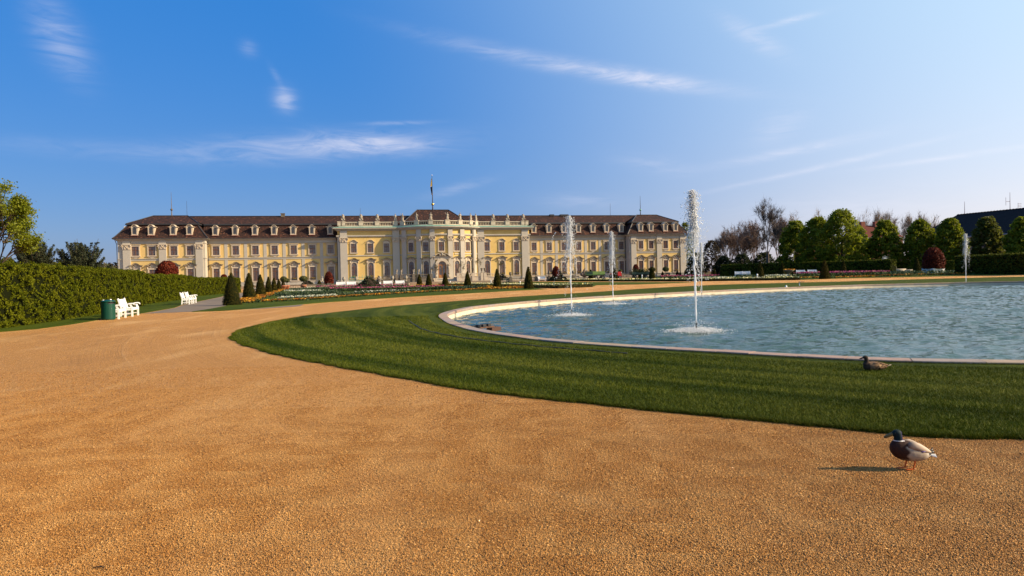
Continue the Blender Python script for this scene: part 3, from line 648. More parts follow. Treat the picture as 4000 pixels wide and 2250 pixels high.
def proto_B(rail):
    s_=MB(); frame_rect(s_,-.75,.75,1.85,5.35,.32,.22); s_.box(-1.25,1.25,-.36,0,1.62,1.85); s_.box(-1.05,1.05,-.26,0,1.25,1.62)
    s_.prism([(-1.05,5.68),(1.05,5.68),(.95,6.1),(.55,6.35),(.3,6.75),(-.3,6.75),(-.55,6.35),(-.95,6.1)],-.20,0)
    for sx in (-1,1):
        s_.tube([(sx*1.1,-.3,5.5),(sx*1.15,-.36,5.85),(sx*.95,-.3,6.1)],[.10,.16,.12],6); s_.tube([(sx*.25,-.28,5.9),(sx*.55,-.3,6.1),(sx*.62,-.25,5.85)],[.09,.1,.06],6)
    s_.ball((0,-.25,6.15),.24,7,5,(1,.6,1.2)); s_.box(-.16,.16,-.4,0,6.3,6.62)
    curve_slab(s_,pediment_curve(1.62,6.2,6.86),.12,-.62,0)
    g=MB(); g.box(-.75,.75,-.02,0,1.85,5.35); return win_parts(s_,g,sash_rect(1.5,1.85,5.35,4.35),muntins(1.5,1.85,5.35,6,9),(flowers_rail(.75,1.85) if rail else ())+(hood(pediment_curve(1.62,6.2,6.86),-.62),))
def proto_C():
    s_=MB(); frame_rect(s_,-.74,.74,9.0,11.42,.22,.18); s_.box(-1.05,1.05,-.26,0,8.72,9.0)
    s_.prism([(-.9,11.64),(.9,11.64),(.7,12.05),(0,12.3),(-.7,12.05)],-.15,0); curve_slab(s_,[(-1.25,11.72),(-.85,11.95),(-.45,12.3),(0,12.42),(.45,12.3),(.85,11.95),(1.25,11.72)],.12,-.45,0)
    g=MB(); g.box(-.74,.74,-.02,0,9.0,11.42); return win_parts(s_,g,sash_rect(1.48,9.0,11.42,10.5),muntins(1.48,9.0,11.42,6,6))
def arch_ring(mb,r0,r1,zs,z0,d,y0=0):
    for k in range(10):
        a0,a1=math.pi*k/10,math.pi*(k+1)/10; P_=[(r*math.cos(a),zs+r*math.sin(a)) for r,a in ((r0,a0),(r1,a0),(r1,a1),(r0,a1))]
        mb.add([(x,-d,z) for x,z in P_]+[(x,y0,z) for x,z in P_],[(0,1,2,3),(7,6,5,4),(0,4,5,1),(1,5,6,2),(2,6,7,3),(3,7,4,0)])
    mb.box(-r1,-r0,-d,y0,z0,zs); mb.box(r0,r1,-d,y0,z0,zs)
def proto_D(rail):
    s_=MB(); arch_ring(s_,.72,1.02,5.52,2.0,.22); s_.box(-1.15,1.15,-.32,0,1.72,2.0)
    s_.prism([(-1.0,6.1),(-1.1,6.75),(-.5,7.05),(.5,7.05),(1.1,6.75),(1.0,6.1),(.72,6.3),(0,6.62),(-.72,6.3)],-.15,0); s_.ball((0,-.2,6.8),.22,7,5,(1,.7,1.2))
    for sx in (-1,1): s_.tube([(sx*1.0,-.2,6.0),(sx*1.12,-.28,6.5),(sx*.9,-.25,6.75)],[.08,.15,.1],6)
    curve_slab(s_,pediment_curve(1.5,6.82,7.3),.11,-.55,0)
    g=MB(); g.prism([(-.72,2.0),(.72,2.0)]+arch_pts(.72,5.52,10),-.02,0)
    sh=MB(); arch_ring(sh,.63,.72,5.52,2.0,.10,-.02); sh.box(-.63,.63,-.12,-.02,5.0,5.14); sh.box(-.07,.07,-.12,-.02,2.1,5.0); sh.box(-.63,.63,-.1,-.02,2.0,2.1)
    for a in (45,90,135): sh.tube([(0,-.06,5.14),(.66*math.cos(R(a)),-.06,5.5+.66*math.sin(R(a)))],.03,4)
    return win_parts(s_,g,sh,muntins(1.44,2.1,5.0,6,8),(flowers_rail(.7,2.0) if rail else ())+(hood(pediment_curve(1.5,6.81,7.29),-.55),))
PA,PB,PBr,PC,PD,PDr=proto_A(),proto_B(False),proto_B(True),proto_C(),proto_D(False),proto_D(True)
used=set()
def place(P_,x,y,a=0.0,s=1.0):
    if P_.name not in used: used.add(P_.name); o=P_
    else: o=copy_tree(P_,parent=palace)
    o.location=(x,y,0); o.rotation_euler=(0,0,a); o.scale=(s,1,1); return o
wl=[844,921,998,1073,1147.5,1220.4,1291.8]; wr=[2085.7,2145,2202.6,2260,2316.5,2370,2426.5]
UL=[UX(x) for x in wl]; UR=[UX(x) for x in wr]
UPL=[-78.0,-74.16,-68.99,-65.1]; UPR=[60.56,63.93,68.65,72.0]
for i,u in enumerate(UL): place(PA,u,0); place(PBr if i in(4,5) else PB,u,0)
for i,u in enumerate(UR): place(PA,u,0,0,.96); place(PBr if i!=6 else PB,u,0,0,.96)
for u in UPL: place(PA,u,-3); place(PB,u,-3)
for u in UPR: place(PA,u,-3,0,.93); place(PBr if u>71 or u<61 else PB,u,-3,0,.93)
for i,u in enumerate([-23.77,-19.28,-14.91]): place(PC,u,-2.5); place(PDr if i<2 else PD,u,-2.5)
for u in [13.42,17.76,22.02]: place(PC,u,-2.5); place(PDr,u,-2.5)
for u in (-8.3,-4.45,4.0,7.35): y=yb(u); place(PC,u,y,tb(u)); place(PD,u,y,tb(u))
place(PC,xc+.1,yb(xc))
# lisenes between the wing windows
def vstrip(name,x,w_,z0,z1,d,m,y=0,a=0.0):
    mb=MB(); mb.box(-w_/2,w_/2,-d,0,z0,z1); return obj(name,mb,m,palace,(x,y,0),a)
for U_ in (UL,UR):
    mids=[(a+b)/2 for a,b in zip(U_,U_[1:])]
    for x in mids:
        for z0,z1 in ((1.62,7.6),(8.2,11.95)): vstrip('lisene',x,.82,z0,z1,.07,M_stone)
# fields: paler inset edges round the window bays (reveal lines)
# giant pilasters with capital and base
def pilaster(x,y,a,z0,zc,w_,dd,top):
    p=MB(); p.box(-w_/2,w_/2,-dd,0,z0+.9,zc); 
    o=obj('pilaster',p,M_stone,palace,(x,y,0),a)
    b=MB(); b.box(-w_/2-.18,w_/2+.18,-dd-.18,0,.3,z0+.55); b.box(-w_/2-.1,w_/2+.1,-dd-.1,0,z0+.55,z0+.9); obj('pilaster_base',b,M_stone,o)
    c=MB(); c.box(-w_/2-.06,w_/2+.06,-dd-.06,0,zc,zc+.1); c.prism([(-w_/2,zc+.1),(w_/2,zc+.1),(w_/2+.22,zc+1.2),(-w_/2-.22,zc+1.2)],-dd-.12,0); c.box(-w_/2-.3,w_/2+.3,-dd-.3,0,zc+1.2,zc+1.36)
    for sx in (-1,1):
        c.tube([(sx*(w_/2-.15),-dd-.15,zc+.8),(sx*(w_/2+.12),-dd-.3,zc+1.12),(sx*(w_/2+.3),-dd-.25,zc+.85),(sx*(w_/2+.05),-dd-.25,zc+.75)],[.08,.12,.12,.09],6)
        c.ball((sx*w_*.22,-dd-.15,zc+.45),.2,6,4,(.8,.7,1.5)); c.ball((sx*w_*.12,-dd-.2,zc+.95),.15,6,4)
    c.ball((0,-dd-.18,zc+.7),.18,6,4,(1,.8,1.3)); obj('capital',c,M_trim,o)
    t_=MB(); t_.box(-w_/2,w_/2,-dd,0,zc+1.36,top); obj('entablature_block',t_,M_stone,o)
for u in (-80.0,-71.6,-62.9): pilaster(u,-3,0,.5,10.45,1.75,.4,12.75)
for u in (58.2,66.55,74.3): pilaster(u,-3,0,.5,10.45,1.65,.4,12.75)
for u in (-26.4,-12.3): pilaster(u,-2.5,0,.5,11.72,1.9,.45,14.95)
for u in (11.6,24.6): pilaster(u,-2.5,0,.5,11.72,1.9,.45,14.95)
for u in (-10.0,-6.25,-2.7,2.2,5.65,9.3): pilaster(u,yb(u),tb(u),.5,11.72,1.35,.45,14.95)
# corner returns read as grey-white quoins
for x0,x1,y0,y1 in ((-82.06,-80.6,-3.06,14),(-62.3,-61.54,-3.06,0),(56.94,57.6,-3.06,0),(75.0,75.56,-3.06,14),(-28.06,-27.2,-2.56,0),(25.2,26.06,-2.56,0)):
    mb=MB(); mb.box(x0,x1,y0,y1,1.62,12.0 if abs(x0)>30 else 13.2); obj('corner_quoin',mb,M_stone,palace)
# dormers
def dormer():
    f=MB(); P_=[(-.72,14.2),(.72,14.2),(.86,16.1),(.62,16.35)]+[(.45*math.cos(math.pi*k/6),16.42+.33*math.sin(math.pi*k/6)) for k in range(7)]+[(-.62,16.35),(-.86,16.1)]
    f.prism(P_,-.42,1.55); f.box(-.86,.86,-.55,-.42,14.1,14.25)
    for sx in (-1,1): f.box(min(sx*.45,sx*.7),max(sx*.45,sx*.7),-.5,-.42,14.25,16.05)
    curve_slab(f,[(-1.12,16.18),(-.72,16.22),(-.5,16.5),(-.25,16.76),(0,16.84),(.25,16.76),(.5,16.5),(.72,16.22),(1.12,16.18)],.1,-.72,1.5)
    d=obj('dormer',f,M_trim,palace)
    g=MB(); g.prism([(-.43,14.5),(.43,14.5)]+arch_pts(.43,15.75,8),-.45,-.425); obj('pane',g,M_glass,d)
    b=MB(); b.box(-.03,.03,-.5,-.45,14.5,16.1); b.box(-.43,.43,-.49,-.45,15.6,15.68); b.box(-.43,.43,-.49,-.45,15.05,15.1); arch_ring(b,.38,.45,15.75,14.5,.5,-.45); obj('sash',b,M_black,d)
    r_=MB(); r_.box(-.8,.8,-.75,-.3,14.0,14.12); obj('dormer_flashing',r_,mat('red_flashing',(.22,.05,.04),.7,.2),d)
    return d
PDm=dormer()
for u in UL+UR: place(PDm,u,.1)
for u in UPL+UPR: place(PDm,u,-2.9)
# side dormer on the left pavilion end
o=place(PDm,-81.4,3.0,R(-90))
# portal
pt=MB(); arch_ring(pt,1.12,1.9,5.05,1.55,.55)
pt.prism([(-2.1,6.6),(2.1,6.6),(2.2,7.4),(1.2,7.7),(-1.2,7.7),(-2.2,7.4)],-.4,0); curve_slab(pt,[(-2.7,7.25),(-2.1,7.4),(-1.5,7.95),(-.8,8.25),(0,8.45),(.8,8.25),(1.5,7.95),(2.1,7.4),(2.7,7.25)],.16,-1.0,0)
door=obj('portal',pt,M_trim,palace,(xc+.15,yb(xc),0))
dl=MB(); dl.prism([(-1.12,1.55),(1.12,1.55)]+arch_pts(1.12,5.05,10),-.03,0); obj('door',dl,M_curtain,door)
db=MB(); db.box(-1.12,-.85,-.14,-.03,1.55,5.0); db.box(.85,1.12,-.14,-.03,1.55,5.0); db.box(-.14,.14,-.15,-.03,1.55,5.0); db.box(-1.12,1.12,-.16,-.03,4.95,5.2); db.box(-1.12,1.12,-.14,-.03,1.55,2.4); arch_ring(db,1.0,1.12,5.05,5.05,.14,-.03)
for a in (36,72,108,144): db.tube([(0,-.08,5.2),(1.05*math.cos(R(a)),-.08,5.05+1.05*math.sin(R(a)))],.035,4)
for z in (3.1,3.8,4.4): db.box(-.85,.85,-.1,-.03,z-.03,z+.03)
obj('door_frame',db,M_door,door)
for sx in (-1,1):
    sc=MB(); 
    sc.tube([(sx*1.75,-.6,2.4),(sx*1.72,-.65,3.4),(sx*1.7,-.7,4.1),(sx*1.68,-.75,4.7)],[.22,.26,.34,.30],8); sc.ball((sx*1.66,-.85,5.15),.24,8,6); sc.tube([(sx*1.4,-.7,4.7),(sx*1.15,-.9,4.95),(sx*1.35,-.8,5.5)],[.12,.1,.09],6); sc.tube([(sx*1.95,-.7,4.7),(sx*2.2,-.8,5.1),(sx*1.95,-.75,5.6)],[.12,.1,.09],6)
    sc.box(sx*1.75-.3,sx*1.75+.3,-.9,0,1.55,2.5); obj('portal_figure',sc,M_statue,door,smooth=True)
sc=MB(); sc.ball((0,-.8,8.0),.38,8,6,(1,.7,1.2)); sc.ball((-.6,-.75,7.8),.32,8,6,(1.3,.7,.9)); sc.ball((.6,-.75,7.8),.32,8,6,(1.3,.7,.9)); sc.ball((0,-.85,8.5),.18,8,6); obj('portal_relief',sc,M_statue,door,smooth=True)
# balustrade on the roof edge
BP=[(-27.4,-1.9)]+[(x,yb(x)+.55) for x,_ in arc]+[(25.4,-1.9)]
bb=MB(); full=[(-27.4,.2)]+BP+[(25.4,.2)]
bb.band(full,-.25,.25,16.05,16.42); obj('parapet_base',bb,M_trim,palace)
rb=MB(); rb.band(full,-.22,.22,17.22,17.45); obj('parapet_rail',rb,M_trim,palace)
z_=.3037
sx_=[UX(1300+z_*x,2.2) for x in (140,372,582,813)]+[UX(1300+z_*905,3)]+[UX(1300+z_*1087,5),UX(1300+z_*1268,6),UX(1300+z_*1480,6),UX(1300+z_*1643,5),UX(1300+z_*1778,3.2)]+[UX(1300+z_*1850,2.4)]+[UX(1700+z_*x,2.2) for x in (755,940,1143)]
for x in sx_+[-27.3,25.3]:
    mb=MB(); mb.box(-.62,.62,-.34,.34,16.42,17.5); mb.box(-.68,.68,-.4,.4,17.45,17.62); obj('parapet_pedestal',mb,M_trim,palace,(x,yb(x)+.58,0),tb(x))
bal=MB(); edges=sorted(sx_+[-27.3,25.3])
prof=[(.08,16.42),(.10,16.5),(.045,16.6),(.115,16.85),(.045,17.1),(.09,17.18),(.08,17.22)]
for a,b in zip(edges,edges[1:]):
    g_=b-a-1.3
    if g_<.7: continue
    k=max(2,int(g_/.42))
    for i in range(k): x=a+.65+g_*(i+.5)/k; bal.lathe(prof,6,Matrix.Translation((x,yb(x)+.58,0)))
obj('balusters',bal,M_trim,palace,kind='stuff')

# --- statues on the parapet: things that stand on it
def figure_mesh(kind):
    mb=MB()
    if kind=='trophy':
        mb.tube([(0,0,0),(0,0,.5),(.02,0,1.0),(0,0,1.4)],[.28,.2,.33,.22],8); mb.ball((0,0,1.05),.34,8,6,(1.1,.8,1)); mb.ball((-.02,0,1.62),.16,8,6)
        for a in (-50,-20,25,55): mb.tube([(0,0,1.0),(math.sin(R(a))*.55,.05,1.0+math.cos(R(a))*.85)],[.06,.07],5)
        mb.ball((.3,-.1,.45),.26,8,6,(.5,1,1.3)); mb.ball((-.28,-.1,.5),.24,8,6,(.6,.8,1.2))
    else:
        s_=1 if kind!='b' else -1
        mb.tube([(.04*s_,0,0),(.06*s_,0,.5),(.08*s_,0,.9),(-.02*s_,0,1.25),(0,0,1.5)],[.28,.25,.20,.21,.13],8)
        mb.tube([(0,0,1.45),(.02*s_,0,1.62)],[.08,.07],6); mb.ball((.04*s_,-.02,1.76),.125,8,6,(1,1,1.2))
        mb.tube([(.2*s_,0,1.45),(.36*s_,-.05,1.2),(.22*s_,-.2,1.0)],[.08,.065,.05],6)
        if kind=='a': mb.tube([(-.2,0,1.45),(-.42,0,1.6),(-.4,-.05,1.95)],[.08,.06,.045],6)
        else: mb.tube([(-.2*s_,0,1.45),(-.34*s_,0,1.15),(-.3*s_,-.05,.85)],[.08,.065,.05],6)
        mb.tube([(-.1*s_,-.1,0),(-.14*s_,-.16,.5),(-.04*s_,-.1,.9)],[.14,.12,.13],6)
    return fuse(mb,.045,M_statue,'figure_'+kind,2)
FM={k:figure_mesh(k) for k in ('a','b','c','trophy')}
kinds=['trophy','trophy','trophy','c','a','b','c','a','c','b','b','trophy','trophy','trophy']
desc=['pale stone armour trophy on the parapet at the far left corner of the centre block','pale stone trophy, second from the left on the palace parapet','pale stone trophy, third from the left on the palace parapet','shaded stone figure where the curved parapet begins, left side','stone figure with raised arm left of the central hipped roof','stone figure in front of the left slope of the central hipped roof','stone figure on the parapet straight above the palace door','stone figure with raised arm in front of the right part of the central hipped roof','slender stone figure on the parapet against the sky right of the central roof','slim stone figure above the two dark downpipes','stone figure where the straight right parapet begins','stone trophy, third from the right end of the parapet','stone trophy, second from the right end of the parapet','stone trophy on the far right corner of the parapet']
for i,(x,k) in enumerate(zip(sx_,kinds)):
    p=pw(x,yb(x)+.58,17.62); o=link('roof_statue',FM[k],loc=p,rz=AL+tb(x)); o.scale=(1.35,1.35,1.08); tag(o,desc[i],'statue','statues along the palace parapet')

# --- flagpole
fp=thing('flagpole','tall flagpole with gilded ball and limp black and yellow flag on the central roof','flagpole',pw(-.75,6.6,21.5),AL)
mb=MB(); mb.tube([(0,0,0),(0,0,1.4),(0,0,10.2)],[.22,.14,.06],8); obj('pole',mb,M_lead,fp)
mb=MB(); mb.ball((0,0,1.75),.42,12,8); obj('ball',mb,M_gold,fp,smooth=True); mb=MB(); mb.ball((0,0,10.3),.14); obj('pole_tip',mb,M_white,fp)
def flag(z0,z1,w0,w1,m,ph):
    vs=[];fs=[]; nx,nz=6,8
    for j in range(nz+1):
        f=j/nz; z=z0+(z1-z0)*f; ww=w0+(w1-w0)*f
        for i in range(nx+1): t=i/nx; vs.append((-.08-ww*t,.16*math.sin(t*9+ph+f*2),z-.25*t))
    for j in range(nz):
        for i in range(nx): a=j*(nx+1)+i; fs.append((a,a+1,a+nx+2,a+nx+1))
    mb=MB(); mb.add(vs,fs); return mb
fl=obj('flag',flag(9.4,7.1,.15,.5,0,0),mat('flag_yellow',(.75,.48,.04),.8,.1),fp,smooth=True)
obj('black_stripe',flag(6.95,4.9,.5,.2,0,.6),mat('flag_black',(.02,.02,.02),.8,.1),fl,smooth=True)
obj('flag_hem',flag(5.0,4.6,.25,.1,0,.6),mat('flag_yellow',(.75,.48,.04)),fl)
# ============================================================= TERRACE, STEPS, URNS, BALUSTRADES
mb=MB(); mb.box(-95,86,-33,1,-.1,.62); terr=obj('terrace',mb,mat('terrace_gravel',(.30,.22,.15),.9,.2,var=((.2,.15,.1),.5,.6)),None,PORG,AL,kind='structure')
def urn_bm(s_=1.0,H_=1.15):
    mb=MB(); mb.lathe([(.24*s_,0),(.26*s_,.06*H_),(.1*s_,.14*H_),(.08*s_,.26*H_),(.16*s_,.34*H_),(.30*s_,.55*H_),(.33*s_,.75*H_),(.22*s_,.84*H_),(.27*s_,.9*H_),(.2*s_,1.0*H_)],12); return mb
def cup_bm():
    mb=MB(); mb.lathe([(.26,0),(.27,.07),(.09,.16),(.08,.34),(.18,.5),(.26,.75),(.25,.95),(.36,1.15),(.38,1.2),(.2,1.18)],12); return mb
def balustrade(name,label,p0,p1,z0f,zh=.86,step=.34,posts=(),m=M_darkstone,group='stone balustrades'):
    """p0,p1 plan points; z0f base height; posts at fractions"""
    a=Vector(p0); b=Vector(p1); L_=(b-a).length; ang=math.atan2(b.y-a.y,b.x-a.x)
    t=thing(name,label,'balustrade',(a.x,a.y,z0f(0)),ang,group)
    dz=z0f(1)-z0f(0)
    sk=Matrix(((1,0,0,0),(0,1,0,0),(dz/L_,0,1,0),(0,0,0,1)))
    r_=MB(); r_.box(0,L_,-.17,.17,0,.14,sk); obj('base_rail',r_,m,t); r_=MB(); r_.box(0,L_,-.19,.19,zh-.16,zh,sk); obj('top_rail',r_,m,t)
    bl=MB(); n_=int(L_/step); pr=[(.07,.14),(.10,.2),(.05,.27),(.115,.42*zh),(.05,zh-.26),(.09,zh-.2),(.08,zh-.16)]
    for i in range(n_):
        x=L_*(i+.5)/n_
        if any(abs(x-L_*f)<.5 for f in posts): continue
        bl.lathe(pr,6,sk@Matrix.Translation((x,0,0)))
    obj('balusters',bl,M_trim if m is M_darkstone else m,t,kind='stuff')
    for f in posts:
        x=L_*f; q=MB(); q.box(x-.36,x+.36,-.36,.36,0,zh+.05,sk); q.box(x-.42,x+.42,-.42,.42,zh+.05,zh+.14,sk); obj('pier',q,m,t)
    return t
def vline(px,v):    # plan point where the sight line of a photo column meets the line v metres before the palace front
    d=ray(px,1085); n_=(DY,-DX); t=(-200*DX+v)/(d.x*n_[0]+d.y*n_[1]); return Vector((d.x*t,d.y*t))
vL,vR=44,36.5
pl=[1343,1391,1484,1533,1586]; a,b=vline(1205,vL),vline(1600,vL)
fr=lambda px,a,b,v:(vline(px,v)-a).length/(b-a).length
balustrade('garden_balustrade','sunlit stone balustrade with urns behind the white benches left of the steps',a,b,lambda f:0,posts=[fr(p,a,b,vL) for p in [1285]+pl])
for i,px in enumerate(pl):
    q=vline(px,vL); o=obj('stone_urn',urn_bm(1.1,1.25),M_statue,None,(q.x,q.y,1.0),smooth=True)
    tag(o,['covered stone urn on the balustrade pier above the leftmost white bench pair','covered stone urn on the pier left of the green trellis','stone urn on the pier beside the standing bronze figure','stone urn on the pier between the two right white benches','stone urn on the last pier before the stair ramp'][i],'urn','covered urns on the garden balustrade')
a2,b2=vline(1965,vR),vline(2262,vR); pr_=[1994,2094,2145,2192,2239]
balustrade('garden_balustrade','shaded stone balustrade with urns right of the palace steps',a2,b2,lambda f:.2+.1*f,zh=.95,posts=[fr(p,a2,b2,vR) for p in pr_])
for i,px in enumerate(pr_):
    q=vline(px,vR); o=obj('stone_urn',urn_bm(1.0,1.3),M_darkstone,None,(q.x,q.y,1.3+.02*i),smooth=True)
    tag(o,['dark stone urn on the pier behind the tall cone right of the steps','dark stone urn on the pier left of the old white bench','dark stone urn on the pier left of the red beech ball','dark stone urn on the pier half hidden by the red beech ball','dark stone urn on the pier left of the rocky sculpture group'][i],'urn','dark urns on the right balustrade')
a3,b3=vline(2432,24),vline(2700,24)
balustrade('garden_balustrade','pale stone balustrade behind the trailers and pink tulips at the right pavilion',a3,b3,lambda f:.62,zh=.85,posts=[0,.33,.66,1])
a4,b4=vline(985,vL),vline(1205,vL)
balustrade('garden_balustrade','dark stone balustrade behind the ball trees at the left wing',a4,b4,lambda f:0,posts=[0,.5])
a5,b5=vline(2735,36),vline(2822,36)
balustrade('garden_balustrade','reddish stone balustrade left of the far right hedge',a5,b5,lambda f:.6,zh=1.0,posts=[0,1],m=mat('red_stone',(.30,.17,.12),.9,.2))
# raised platform and ramps in front of the curved centre
def platform(label,u0,u1,urns,side,m):
    t=thing('stair_terrace',label,'terrace',PORG,AL,'stair terraces before the door')
    mb=MB(); mb.box(u0,u1,-14,-8.6,.3,1.7); obj('retaining_wall',mb,m,t)
    e=u0 if side<0 else u1; far=e+side*7.5
    mb=MB(); mb.add([(e,-14,.3),(far,-14,.3),(e,-14,1.7),(far,-14,.75),(e,-11.5,.3),(far,-11.5,.3),(e,-11.5,1.7),(far,-11.5,.75)],[(0,1,3,2),(4,6,7,5),(2,3,7,6),(0,4,5,1),(1,5,7,3),(0,2,6,4)]); obj('ramp',mb,m,t)
    r_=MB(); r_.box(u0,u1,-14.1,-13.7,2.5,2.66); r_.box(u0,u1,-14.1,-13.7,1.7,1.84)
    sl=(.75-1.7)/(7.5)*side
    for zz in (0,.82): r_.add([(e,-14.1,1.7+zz),(far,-14.1,.75+zz),(far,-13.7,.75+zz),(e,-13.7,1.7+zz),(e,-14.1,1.84+zz),(far,-14.1,.89+zz),(far,-13.7,.89+zz),(e,-13.7,1.84+zz)],[(0,1,2,3),(4,7,6,5),(0,4,5,1),(1,5,6,2),(2,6,7,3),(3,7,4,0)])
    obj('handrail',r_,m,t)
    bl=MB(); pr=[(.07,0),(.1,.08),(.05,.15),(.115,.32),(.05,.55),(.09,.62),(.08,.68)]
    k=int((u1-u0)/.38)
    for i in range(k): bl.lathe(pr,6,Matrix.Translation((u0+(u1-u0)*(i+.5)/k,-13.9,1.83)))
    for i in range(18): f=(i+.5)/18; bl.lathe(pr,6,Matrix.Translation((e+side*7.5*f,-13.9,1.83-.95*f)))
    obj('balusters',bl,m,t,kind='stuff')
    for u in urns:
        q=MB(); q.box(u-.34,u+.34,-14.25,-13.55,.3,2.72); obj('pier',q,m,t)
    for i,u in enumerate(urns):
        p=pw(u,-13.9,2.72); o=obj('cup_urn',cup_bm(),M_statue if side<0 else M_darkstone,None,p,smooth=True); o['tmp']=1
        yield o
urnL=[UX(x,14) for x in (1547,1565,1613,1633,1682)]; urnR=[UX(x,14) for x in (1787,1828,1846,1880,1892)]
lab=['leftmost stone cup urn at the head of the left stair ramp','stone cup urn, second from the left on the shaded stair terrace','stone cup urn above the white marble figure','stone cup urn, fourth on the shaded left stair terrace','stone urn at the inner corner of the left stair terrace beside the door',
     'stone urn at the inner corner of the sunlit right stair terrace','dark cup urn behind the tip of the tall cone on the right terrace','slim dark cup urn in the middle of the right stair terrace','dark cup urn, second from the right end of the right terrace','rightmost dark cup urn at the head of the right stair ramp']
i=0
for side,ur,lb in ((-1,urnL,'shaded stone stair terrace with balustrade and ramp left of the palace door'),(1,urnR,'sunlit stone stair terrace with balustrade and ramp right of the palace door')):
    for o in platform(lb,min(ur)-.3,max(ur)+.3,ur,side,M_darkstone if side<0 else M_trim):  # dark stone paints the bow's shade into the left terrace, pale stone the sunlit one
        del o['tmp']; tag(o,lab[i],'urn','cup urns on the stair terraces'); i+=1
st=thing('door_steps','broad stone steps leading up to the arched palace door','steps',PORG,AL)
for k in range(6):
    mb=MB(); mb.box(-3.2,3.0,-13.6+.5*k,-7.0,.5+.17*k,.67+.17*k); obj('step',mb,M_trim,st)

# ============================================================= GARDEN SCULPTURE
def sculpt(name,label,px,py,H_,parts,m,voxel=.05,group=None,pl=None,rz=0):
    p=hit(px,py); t=thing(name,label,'statue',p,AL+rz,group)
    z0=0
    if pl: q=MB(); q.box(-pl[0]/2,pl[0]/2,-pl[1]/2,pl[1]/2,0,pl[2]*.85); q.box(-pl[0]/2-.08,pl[0]/2+.08,-pl[1]/2-.08,pl[1]/2+.08,pl[2]*.85,pl[2]); obj('pedestal',q,M_darkstone,t); z0=pl[2]
    mb=MB(); parts(mb); me=fuse(mb,voxel,m,name,2); o=link('figure',me,t,(0,0,z0)); return t
def stander(mb):
    mb.tube([(-.12,0,0),(-.1,0,.5),(-.06,0,.95)],[.09,.10,.14],7); mb.tube([(.14,-.05,0),(.12,-.08,.5),(.06,0,.95)],[.09,.11,.14],7)
    mb.tube([(0,0,.85),(.03,0,1.2),(0,0,1.5)],[.19,.20,.17],8); mb.tube([(0,0,1.5),(.02,-.02,1.65)],[.08,.07],6); mb.ball((.03,-.03,1.8),.13,8,6,(1,1,1.2))
    mb.tube([(.2,0,1.46),(.3,-.05,1.2),(.12,-.2,1.05)],[.07,.06,.05],6); mb.tube([(-.2,0,1.46),(-.35,0,1.2),(-.3,.05,.9),(-.33,.05,.3)],[.07,.06,.08,.12],6)
sculpt('bronze_figure','dark standing figure statue beside the dark mound and white bench',1478,1121,2.3,stander,mat('dark_bronze',(.07,.05,.04),.5,.4),pl=(.8,.8,.45))
def seated(mb):
    mb.tube([(0,0,.2),(.05,0,.7),(0,0,1.1)],[.3,.28,.22],8); mb.ball((.05,-.05,1.4),.17,8,6,(1,1,1.2)); mb.tube([(0,-.1,.35),(-.5,-.3,.45),(-.9,-.3,.1)],[.18,.15,.1],7); mb.tube([(.1,-.1,.35),(.4,-.3,.3),(.3,-.4,.05)],[.17,.13,.09],7)
    mb.tube([(.2,0,1.05),(.5,-.1,.7),(.45,-.2,.3)],[.1,.08,.07],6); mb.tube([(-.2,0,1.05),(-.45,-.15,.75),(-.7,-.2,.6)],[.1,.08,.06],6)
sculpt('reclining_figure','grey reclining figure on a block pedestal left of the egg-shaped red beech',1258,1122,2.2,seated,M_statue,.06,pl=(2.0,1.1,1.0))
def twins(mb):
    stander(mb); mb.tube([(.3,.05,0),(.38,.05,.5),(.3,.05,1.0)],[.15,.2,.15],7); mb.ball((.32,.02,1.25),.12,7,5)
p_=vline(1617,30); 
sculpt('marble_group','pale twisted marble figure below the shaded stair terrace',1617,1103,1.9,twins,mat('pale_marble',(.55,.52,.47),.7,.3,var=((.25,.22,.2),4,.6)),pl=(.7,.7,.3))
def rocks(mb):
    rr=random.Random(4)
    for k in range(11): a=rr.random()*6.28; r_=rr.uniform(.2,1.0); mb.ball((r_*math.cos(a),r_*math.sin(a)*.6,.35+rr.random()*.9*(1-r_*.5)),rr.uniform(.4,.7),7,5,(1.1,.9,.8))
    mb.tube([(-.2,0,1.2),(.1,0,1.9),(.35,0,2.45)],[.4,.3,.1],7); mb.tube([(0,0,1.4),(.8,-.2,1.75),(1.2,-.2,1.4)],[.2,.16,.12],6)
sculpt('rock_sculpture','jagged brown rock sculpture with animal figure left of the green trailer',2282,1091,2.9,rocks,mat('brown_rock',(.17,.13,.10),.9,.2,var=((.07,.05,.04),2,.8)),.09,pl=(2.6,1.5,.5))

